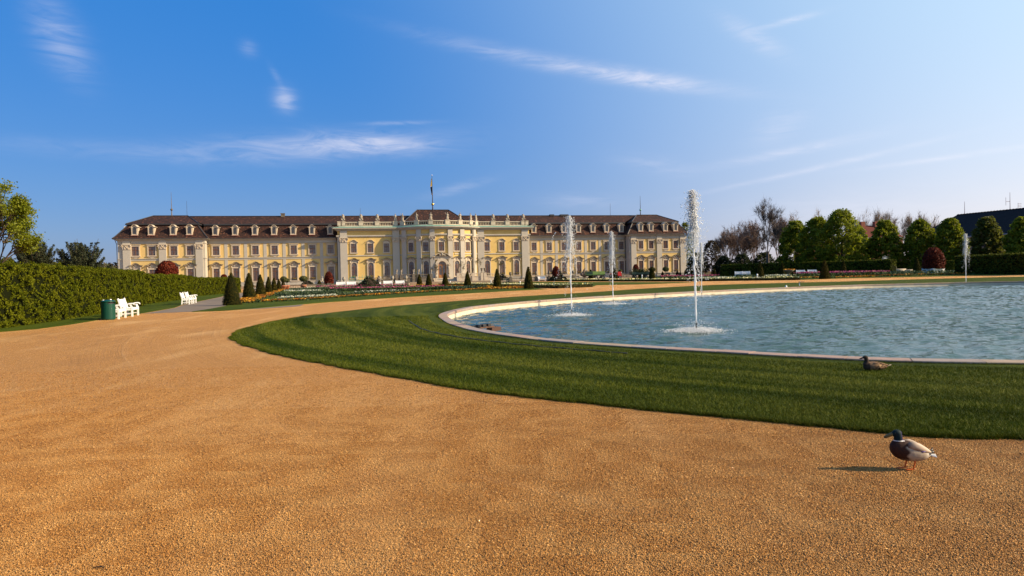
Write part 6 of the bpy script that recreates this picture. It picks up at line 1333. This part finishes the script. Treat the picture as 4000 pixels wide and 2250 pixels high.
# ============================================================= SMALL THINGS IN THE GARDEN
def post(px,py,top,label,wd=.16,Y=None):
    p=hit(px,py); h=zat(px,top,p.y)-p.z; mb=MB(); mb.lathe([(wd,0),(wd*.9,h*.1),(wd*.55,h*.2),(wd*.5,h*.62),(wd*.8,h*.75),(wd*.85,h*.88),(wd*.4,h)],10); o=obj('white_post',mb,M_white,None,p,smooth=True); tag(o,label,'garden light','small white garden posts')
post(2508,1091,1073,'small white post in front of the dark trailer'); post(1759,1111,1098,'small white post right of the cone at the door'); post(2032,1113,1099,'small white post left of the tallest middle cone'); post(1918,1108,1095,'small white post left of the tall cone under the centre block'); post(2958,1090,1070,'small white post against the shaded cone on the right',.2)
p=hit(3123,1117); ln_=thing('lawn_lamp','small bent-neck lamp on the lawn at the far pool rim','garden light',p)
mb=MB(); h=zat(3123,1101,p.y)-p.z; mb.tube([(0,0,0),(0,0,h*.75),(.03,0,h*.93),(.15,0,h)],[.05,.045,.04,.04],7); obj('post',mb,M_bluewhite,ln_); mb=MB(); mb.box(-.05,.45,-.12,.12,h*.93,h*1.04); obj('lamp_head',mb,M_black,ln_)
for px,lb in ((2908,'tiny pale underwater lamp at the far rim, leftmost'),(3180,'pair of tiny pale fittings at the far rim beside the grey box'),(3275,'tiny pale underwater lamp at the far rim, rightmost')):
    p=hit(px,1139-(px-2908)*.038,-.2); mb=MB(); mb.ball((0,0,0),.16,8,6,(1,1,.7)); mb.tube([(0,0,-.3),(0,0,0)],.06,6); o=obj('pool_fitting',mb,M_bluewhite,None,(p.x,p.y-.3,-.2),smooth=True); tag(o,lb,'pool fitting','fittings at the far pool rim')
p=hit(3071,1131,-.2); mb=MB(); mb.lathe([(.22,-.1),(.2,0),(.07,.38),(.06,.42)],10); o=obj('pool_cone',mb,M_white,None,(p.x,p.y,-.22),smooth=True); tag(o,'small white cone floating at the far pool rim','pool fitting')
p=hit(3211,1126,-.2); mb=MB(); mb.box(-.34,.34,-.15,.15,-.15,.16); mb.box(-.36,.36,-.17,.17,.12,.2); o=obj('pool_box',mb,mat('grey_box',(.16,.16,.17),.6,.3),None,(p.x,p.y,-.2)); tag(o,'dark grey box at the far pool rim','pool fitting')
# duck ramp: brown plank with floats at the near left rim
p1=hit(1812,1275,.07); p2=hit(1928,1291,-.2); dr=thing('duck_ramp','brown wooden duck ramp with small crosspieces at the near left rim','duck ramp',(p1.x,p1.y+.35,0),math.atan2(p2.y-p1.y,p2.x-p1.x)); L_=(p2.xy-p1.xy).length
M_ramp=mat('wet_wood',(.10,.05,.03),.7,.3); mb=MB(); mb.box(0,L_,-.03,.03,-.10,-.05); obj('plank',mb,M_ramp,dr)
for k in range(5): mb=MB(); mb.box(L_*(.1+.18*k)-.09,L_*(.1+.18*k)+.09,-.05,.09,-.05,.04); obj('crosspiece',mb,M_black,dr)
mb=MB(); mb.box(L_*.82,L_*1.15,-.14,.10,-.24,-.10); obj('float',mb,mat('red_brown_float',(.07,.035,.025),.7,.3),dr)
# stone vase on the right, small basin with arcing water
p=hit(3082,1079); vz=thing('flower_vase','large stone vase with orange flowers before the long dark hedge','vase',p)
h=zat(3082,1053,p.y)-p.z; mb=MB(); mb.lathe([(.55,0),(.55,.08),(.2,.25),(.14,.5),(.5,h*.55),(.85,h*.8),(1.0,h*.92),(.85,h*.95)],16); obj('vase_body',mb,M_darkstone,vz,smooth=True)
C_=np.column_stack([rng.normal(0,.38,200),rng.normal(0,.38,200),h*.95+np.abs(rng.normal(0,.08,200))]); link('vase_flowers',leaf_mesh(C_,.1,rng,M_pan,.9),vz)
p=Vector((xat(3503,1066,133),133,.55)); sb=thing('small_basin','small round stone basin with thin arc of water right of the long hedge','fountain',p)
mb=MB(); mb.lathe([(1.35,0),(1.5,.25),(1.6,.75),(1.45,.8),(1.4,.6),(.1,.6)],20); obj('basin_bowl',mb,M_trim,sb,smooth=True); mb=MB(); mb.lathe([(1.2,0),(1.3,.6),(1.2,.62)],16,Matrix.Translation((1.7,-.3,0))); obj('side_bowl',mb,M_trim,sb)
mb=MB(); mb.tube([(-1.25+.19*k,-.2,2.15-.032*k*k) for k in range(7)],.016,5); obj('water_arc',mb,M_spray,sb)
C_=np.column_stack([rng.normal(-2.2,.25,220),rng.normal(0,.2,220),2.75+np.abs(rng.normal(.0,.25,220))]); drops('spray_tuft',C_,.015+.02*rng.random(220),sb)
# green trellis by the balustrade
p=vline(1405,vL-4); tl=thing('green_trellis','low green metal trellis in front of the left arched windows','trellis',(p.x,p.y,.62),AL)
mb=MB()
for k in range(9): mb.tube([(-2.2+.55*k,0,0),(-2.2+.55*k,0,1.5+.5*abs(math.sin(k*.9)))],.035,4)
for z in (.3,.9,1.5): mb.tube([(-2.2,0,z),(2.2,0,z)],.035,4)
obj('lattice',mb,mat('green_metal',(.08,.28,.20),.6,.3),tl)

# ============================================================= HOUSES BEYOND THE GARDEN
def long_house():
    d=Vector((.31,-.95)).normalized(); n_=Vector((d.y,-d.x)); n_=n_ if n_.x<0 else -n_
    R1=Vector((128,196)); R2=Vector((152,122)); t=thing('long_building','long building with steep dark slate roof and aerials behind the right trees','building')
    e=10.5; z1,z2=16.2,9.4
    q=lambda P_,o,z:(P_.x+n_.x*o,P_.y+n_.y*o,z)
    S=R1-d*7; mb=MB(); mb.add([q(R1,0,z1),q(R2,0,z1),q(R2,e,z2),q(S,e,z2),q(S,-e,z2),q(R2,-e,z2)],[(0,1,2,3),(0,3,4),(0,4,5,1),(1,5,2)]); obj('roof',mb,slate_mat(),t)
    mb=MB(); ps=[q(S+d*1,e-1,0),q(R2,e-1,0),q(R2,-e+1,0),q(S+d*1,-e+1,0)]; mb.add([(a[0],a[1],.2) for a in ps]+[(a[0],a[1],z2+.1) for a in ps],[(i,(i+1)%4,4+(i+1)%4,4+i) for i in range(4)]); obj('wall',mb,mat('grey_brick',(.16,.13,.11),.9,.1,var=((.10,.08,.07),1,.6)),t)
    gt=MB(); gt.tube([q(S,e+.1,z2-.05),q(R2,e+.1,z2-.05)],.16,6); obj('gutter',gt,mat('pale_gutter',(.28,.28,.30),.5,.3),t)
    rdg=MB(); k=90
    for i in range(k): a=R1.lerp(R2,i/k); b=R1.lerp(R2,(i+.8)/k); rdg.tube([(a.x,a.y,z1+.02),(b.x,b.y,z1+.10)],.14,5)
    obj('ridge_tiles',rdg,slate_mat(),t,kind='stuff')
    for f,h_,br in ((.03,3.6,0),(.195,4.6,1)):
        P_=R1.lerp(R2,f); mb=MB(); mb.tube([(P_.x,P_.y,z1-.2),(P_.x,P_.y,z1+h_)],[.09,.04],5)
        if br: mb.tube([(P_.x-1.1,P_.y,z1+2.2),(P_.x,P_.y,z1+2.2)],.05,4); mb.tube([(P_.x-1.1,P_.y,z1+1.2),(P_.x-1.1,P_.y,z1+3.3)],.05,4)
        obj('aerial',mb,mat('aerial_metal',(.35,.25,.25),.5,.4),t)
    P_=R1.lerp(R2,.222); mb=MB(); mb.tube([(P_.x,P_.y,z1-.2),(P_.x,P_.y,z1+1.6)],.05,4)
    for z in (.6,1.0,1.4): mb.tube([(P_.x,P_.y,z1+z),(P_.x+.9,P_.y,z1+z)],.04,4)
    obj('aerial',mb,mat('aerial_metal',(.35,.25,.25)),t)
long_house()
def red_house(label,Y,pxa,pxb,ridge,eave,seed):
    t=thing('red_roof_house',label,'house',(xat(pxa,1000,Y),Y,.5),R(6)); L_=xat(pxb,1000,Y)-xat(pxa,1000,Y); zr=zat((pxa+pxb)/2,ridge,Y)-.5; ze=zat((pxa+pxb)/2,eave,Y)-.5
    mb=MB(); mb.add([(0,0,ze),(L_,0,ze),(L_,12,ze),(0,12,ze),(L_*.12,6,zr),(L_*.62,6,zr)],[(0,1,5,4),(1,2,5),(2,3,4,5),(3,0,4)]); obj('roof',mb,mat('red_clay_roof',(.13,.038,.028),.85,.1,var=((.08,.026,.022),1,.6)),t)
    mb=MB(); mb.box(.4,L_-.4,.4,11.6,0,ze-.02); obj('wall',mb,mat('pink_wall',(.22,.10,.07),.9,.1),t)
    for f in (.22,.55): mb=MB(); mb.box(L_*f,L_*f+1.2,5,6.2,zr-1,zr+1.1); obj('chimney',mb,mat('brick_chimney',(.26,.10,.07),.9,.1),t)
    mb=MB(); mb.box(-.1,L_+.1,-.25,.0,ze-.25,ze+.02); obj('gutter',mb,mat('pale_gutter',(.28,.28,.30)),t)
    for i in range(5): mb=MB(); mb.box(L_*(.12+.18*i),L_*(.12+.18*i)+1.1,.30,.42,ze-3.2,ze-1.3); obj('window',mb,M_glass,t)
red_house('house with red clay hipped roof between two chestnuts',195,3372,3548,874,926,1)
red_house('pinkish house barely visible through the green tree mass',190,3180,3300,960,985,2)
# ============================================================= DUCKS
def loft(mb,rings,n=20):
    """rings: (x, z, half height, half width, y)"""
    vs=[];fs=[]
    for x,z,hh,hw,*r in rings:
        for k in range(n): a=2*math.pi*k/n; vs.append((x,hw*math.cos(a),z+hh*math.sin(a)))
    m=len(rings)
    for i in range(m-1):
        for k in range(n): k2=(k+1)%n; fs.append((i*n+k,i*n+k2,(i+1)*n+k2,(i+1)*n+k))
    fs.append(tuple(range(n))[::-1]); fs.append(tuple((m-1)*n+k for k in range(n))); mb.add(vs,fs)
def duck_body(sit):
    mb=MB()
    if not sit:
        loft(mb,[(-.158,.176,.018,.014),(-.152,.177,.040,.034),(-.135,.175,.064,.050),(-.105,.170,.080,.061),(-.06,.160,.088,.069),(0,.148,.084,.071),(.05,.138,.074,.066),(.09,.130,.060,.056),(.12,.126,.045,.043),(.145,.125,.028,.030),(.160,.126,.014,.018)])
        mb.tube([(-.105,0,.195),(-.098,0,.235),(-.095,0,.270),(-.100,0,.300)],[.050,.034,.033,.030],14)
        mb.ball((-.105,0,.300),.033,14,10,(1.22,.88,.95)); mb.ball((-.128,0,.292),.022,12,8,(1.3,.85,.85))
    else:
        loft(mb,[(-.150,.060,.020,.018),(-.135,.064,.050,.045),(-.10,.066,.066,.066),(-.04,.068,.070,.080),(.03,.066,.064,.080),(.08,.064,.052,.068),(.13,.066,.034,.046),(.165,.070,.016,.022)])
        mb.tube([(-.115,0,.09),(-.108,0,.14),(-.112,0,.175),(-.12,0,.20)],[.052,.030,.027,.026],12); mb.ball((-.125,0,.205),.029,12,9,(1.25,.88,.92)); mb.ball((-.15,0,.196),.018,10,7,(1.3,.85,.8))
    return mb
def paint(me,fn):
    at=me.color_attributes.new('tint','FLOAT_COLOR','POINT')
    V=[v.co for v in me.vertices]; at.data.foreach_set('color',np.array([(*fn(p),1) for p in V],dtype=np.float32).ravel())
def tint_mat(name,rough,spec,bump=None,streak=False,sheen=None):
    m=bpy.data.materials.new(name); m.use_nodes=True; t=NT(m.node_tree); b=t.n['Principled BSDF']; c=t.add('ShaderNodeVertexColor',layer_name='tint').outputs[0]
    v=t.add('ShaderNodeTexCoord').outputs['Object']
    if streak:
        st=t.add('ShaderNodeMapping',{'Vector':v,'Scale':(26,60,60)}).outputs[0]; vo=t.add('ShaderNodeTexVoronoi',{'Vector':st,'Scale':1.0}); f=t.ramp(vo.outputs['Distance'],[(.0,(.03,.016,.010)),(.45,(.05,.026,.014)),(.66,(.32,.19,.09)),(1,(.50,.33,.18))]); xx=t.add('ShaderNodeSeparateXYZ',{0:v}).outputs[0]; c=t.mix(t.m('MULTIPLY',t.m('ADD',xx,.10),8.0,clamp=True),c,f)
    t.l.new(c,b.inputs['Base Color']); b.inputs['Roughness'].default_value=rough; b.inputs['Specular IOR Level'].default_value=spec
    st2=t.add('ShaderNodeMapping',{'Vector':v,'Scale':(60,220,220)}).outputs[0]; bn=t.add('ShaderNodeBump',{'Height':t.noise(1.0,3,.6,st2),'Strength':.35,'Distance':.003}); t.l.new(bn.outputs[0],b.inputs['Normal']); return m
def lerp3(a,b,t): t=max(0,min(1,t)); return tuple(x+(y-x)*t for x,y in zip(a,b))
def drake_col(p):
    brown=(.034,.015,.011); grey=(.33,.265,.20); green=(.004,.016,.020); black=(.01,.009,.012)
    if p.z>.238 and p.x<-.055:
        return (.75,.72,.68) if p.z<.243 else lerp3(green,(.03,.012,.10),(p.x+.085)/.02)
    edge=-.052-.12*(p.z-.15)+.012*math.sin(p.z*90)
    if p.z>.2: edge+=.045
    c=lerp3(brown,grey,(p.x-edge)/.022)
    if p.z<.10: c=lerp3(c,(.30,.24,.19),(.10-p.z)/.05)
    if p.x>.10: c=lerp3(c,(.50,.44,.37),(p.x-.10)/.02)
    if p.x>.135 and p.z>.12: c=black
    return c
def drake():
    pos=hit(3556,1836); t=thing('drake','mallard drake standing on the gravel with long shadow to its left','duck',(pos.x,pos.y,.010),R(-4))
    me=fuse(duck_body(False),.0045,M_white,'body',5); me.materials.clear(); me.materials.append(tint_mat('drake_plumage',.65,.12)); paint(me,drake_col); link('body',me,t)
    b=MB(); b.lathe([(.001,0),(.0135,.002),(.0155,.02),(.012,.045),(.0125,.062),(.008,.074),(.002,.078)],12,Matrix.Translation((-.140,0,.295))@Matrix.Rotation(R(-114),4,'Y'),1,1.0); 
    V=[Vector(v) for v in b.v]; b.v=[(v.x,v.y*1.05,v.z) for v in V]; obj('bill',b,mat('olive_bill',(.11,.07,.018),.45,.3,var=((.06,.04,.015),30,.6)),t,smooth=True)
    for sy in (-1,1):
        e=MB(); e.ball((-.128,sy*.0275,.306),.0045,8,6); obj('eye',e,mat('black_eye',(.005,.005,.005),.1,.8),t,smooth=True)
        w_=MB(); vs=[];n_=12; rings=[(-.045,.205,.018,.060),(-.02,.213,.030,.068),(.02,.207,.036,.070),(.06,.192,.034,.064),(.10,.174,.026,.052),(.135,.160,.016,.036),(.158,.152,.006,.024)]
        for x,z,hh,yy in rings:
            for k in range(n_): a=2*math.pi*k/n_; vs.append((x,sy*(yy-.012+.016*math.cos(a)),z+hh*math.sin(a)-.006*(1 if math.cos(a)>0 else 0)))
        fs=[(i*n_+k,i*n_+(k+1)%n_,(i+1)*n_+(k+1)%n_,(i+1)*n_+k) for i in range(len(rings)-1) for k in range(n_)]+[tuple(range(n_))[::-1],tuple((len(rings)-1)*n_+k for k in range(n_))]
        w_.add(vs,fs); wm=w_.mesh('wing',M_white,True); wm.materials.clear(); wm.materials.append(tint_mat('drake_wing',.6,.25) if sy<0 else bpy.data.materials['drake_wing'])
        paint(wm,lambda p:lerp3((.10,.055,.035),lerp3((.46,.36,.27),(.16,.10,.075),(.185-.36*p.x-.0*p.z-(p.z-.012))/.012 if p.x>-.01 else 0),(p.x+.035)/.03)); link('wing',wm,t)
        sp_=MB(); sp_.ball((.075,sy*.058,.158),.012,8,5,(1.8,.5,.5)); obj('wing_patch',sp_,mat('violet_speculum',(.06,.03,.22),.4,.5),t,smooth=True)
        x0=-.022 if sy>0 else .022
        l=MB(); l.tube([(x0-.0,sy*.026,.085),(x0+.004,sy*.026,.06),(x0-.004,sy*.026,.03),(x0-.008,sy*.026,.008)],[.013,.0075,.0062,.0065],8); lg=obj('leg',l,mat('orange_leg',(.55,.12,.02),.5,.35),t,smooth=True)
        f=MB(); toes=[(-.058,.016),(-.066,0),(-.056,-.018)]; hx,hy=x0-.006,sy*.026
        f.add([(hx,hy,.012)]+[(hx+a,hy+b_,.003) for a,b_ in toes]+[(hx,hy,.0)]+[(hx+a,hy+b_,.0) for a,b_ in toes],[(0,1,2),(0,2,3),(4,6,5),(4,7,6),(1,5,6,2),(2,6,7,3),(0,4,5,1),(3,7,4,0)])
        for a,b_ in toes: f.tube([(hx,hy,.008),(hx+a*.5,hy+b_*.5,.007),(hx+a,hy+b_,.003)],[.004,.0035,.002],5)
        f.tube([(hx,hy,.01),(hx+.016,hy,.004)],[.004,.002],5); obj('foot',f,mat('orange_leg',(.55,.12,.02)),lg)
    tl=MB()
    for k in range(7): a=R(-24+8*k); tl.add([(.135,-.004,.126),(.135,.004,.126),(.205*1.0,.05*math.sin(a)+.006,.123-.012*abs(k-3)*.5),(.205,.05*math.sin(a)-.006,.123-.012*abs(k-3)*.5),(.135,-.004,.120),(.135,.004,.120),(.2,.05*math.sin(a)+.006,.119-.012*abs(k-3)*.5),(.2,.05*math.sin(a)-.006,.119-.012*abs(k-3)*.5)],[(0,1,2,3),(7,6,5,4),(0,4,5,1),(1,5,6,2),(2,6,7,3),(3,7,4,0)])
    obj('tail',tl,mat('white_feathers',(.78,.76,.72),.6,.3),t)
    cu_=MB(); cu_.tube([(.14,.006,.142),(.165,.006,.150),(.185,.006,.160),(.183,.006,.172),(.172,.006,.170)],[.012,.010,.007,.005,.003],7); cu_.tube([(.145,-.006,.138),(.172,-.006,.138),(.19,-.006,.150)],[.014,.010,.004],7); obj('tail_curl',cu_,mat('black_feathers',(.01,.01,.012),.4,.4),t,smooth=True)
drake()
def hen():
    pos=hit(3418,1453); t=thing('hen_duck','brown mallard hen resting on the lawn beside the pool rim','duck',(pos.x,pos.y,.022),R(-3)); t.scale=(1.2,1.2,1.08)
    me=fuse(duck_body(True),.0055,M_white,'body',4); me.materials.clear(); me.materials.append(tint_mat('hen_plumage',.75,.15,streak=True)); 
    paint(me,lambda p:(.035,.022,.016) if (p.z>.12 and p.x<-.08) else ((.05,.03,.02) if p.x<-.09 else (.16,.095,.055))); link('body',me,t)
    b=MB(); b.lathe([(.001,0),(.011,.002),(.012,.018),(.009,.036),(.009,.046),(.003,.054)],10,Matrix.Translation((-.155,0,.197))@Matrix.Rotation(R(-108),4,'Y')); obj('bill',b,mat('dark_bill',(.06,.035,.015),.5,.3),t,smooth=True)
    for sy in (-1,1): 
        e=MB(); e.ball((-.145,sy*.024,.210),.004,8,6); obj('eye',e,mat('black_eye',(.005,.005,.005)),t,smooth=True)
        w_=MB(); loft(w_,[(-.06,.10,.012,.012),(-.03,.108,.024,.018),(.03,.108,.028,.020),(.09,.10,.020,.016),(.15,.09,.008,.010),(.178,.086,.004,.006)],10); w_.v=[(x,y+sy*.052*(1-max(0,x)*3.2),z) for x,y,z in w_.v]
        wm=w_.mesh('wing',M_white,True); wm.materials.clear(); wm.materials.append(bpy.data.materials['hen_plumage']); paint(wm,lambda p:(.22,.14,.08)); link('wing',wm,t)
    tl=MB(); tl.add([(.14,-.03,.075),(.14,.03,.075),(.215,.012,.088),(.215,-.012,.088),(.14,-.03,.065),(.14,.03,.065),(.21,.012,.082),(.21,-.012,.082)],[(0,1,2,3),(7,6,5,4),(0,4,5,1),(1,5,6,2),(2,6,7,3),(3,7,4,0)]); obj('tail',tl,mat('pale_tail',(.55,.42,.28),.7,.2),t)
hen()
# twig on the gravel
p=hit(385,2222); mb=MB(); mb.tube([(-.035,0,.008),(-.01,.003,.012),(.02,.001,.012),(.036,-.006,.008)],[.002,.004,.004,.002],5); mb.tube([(.0,0,.012),(.015,.012,.014)],[.003,.001],4); o=obj('twig',mb,mat('dark_twig',(.03,.02,.015),.8,.2),None,(p.x,p.y,0)); tag(o,'small dark twig lying on the gravel at the bottom left','twig')
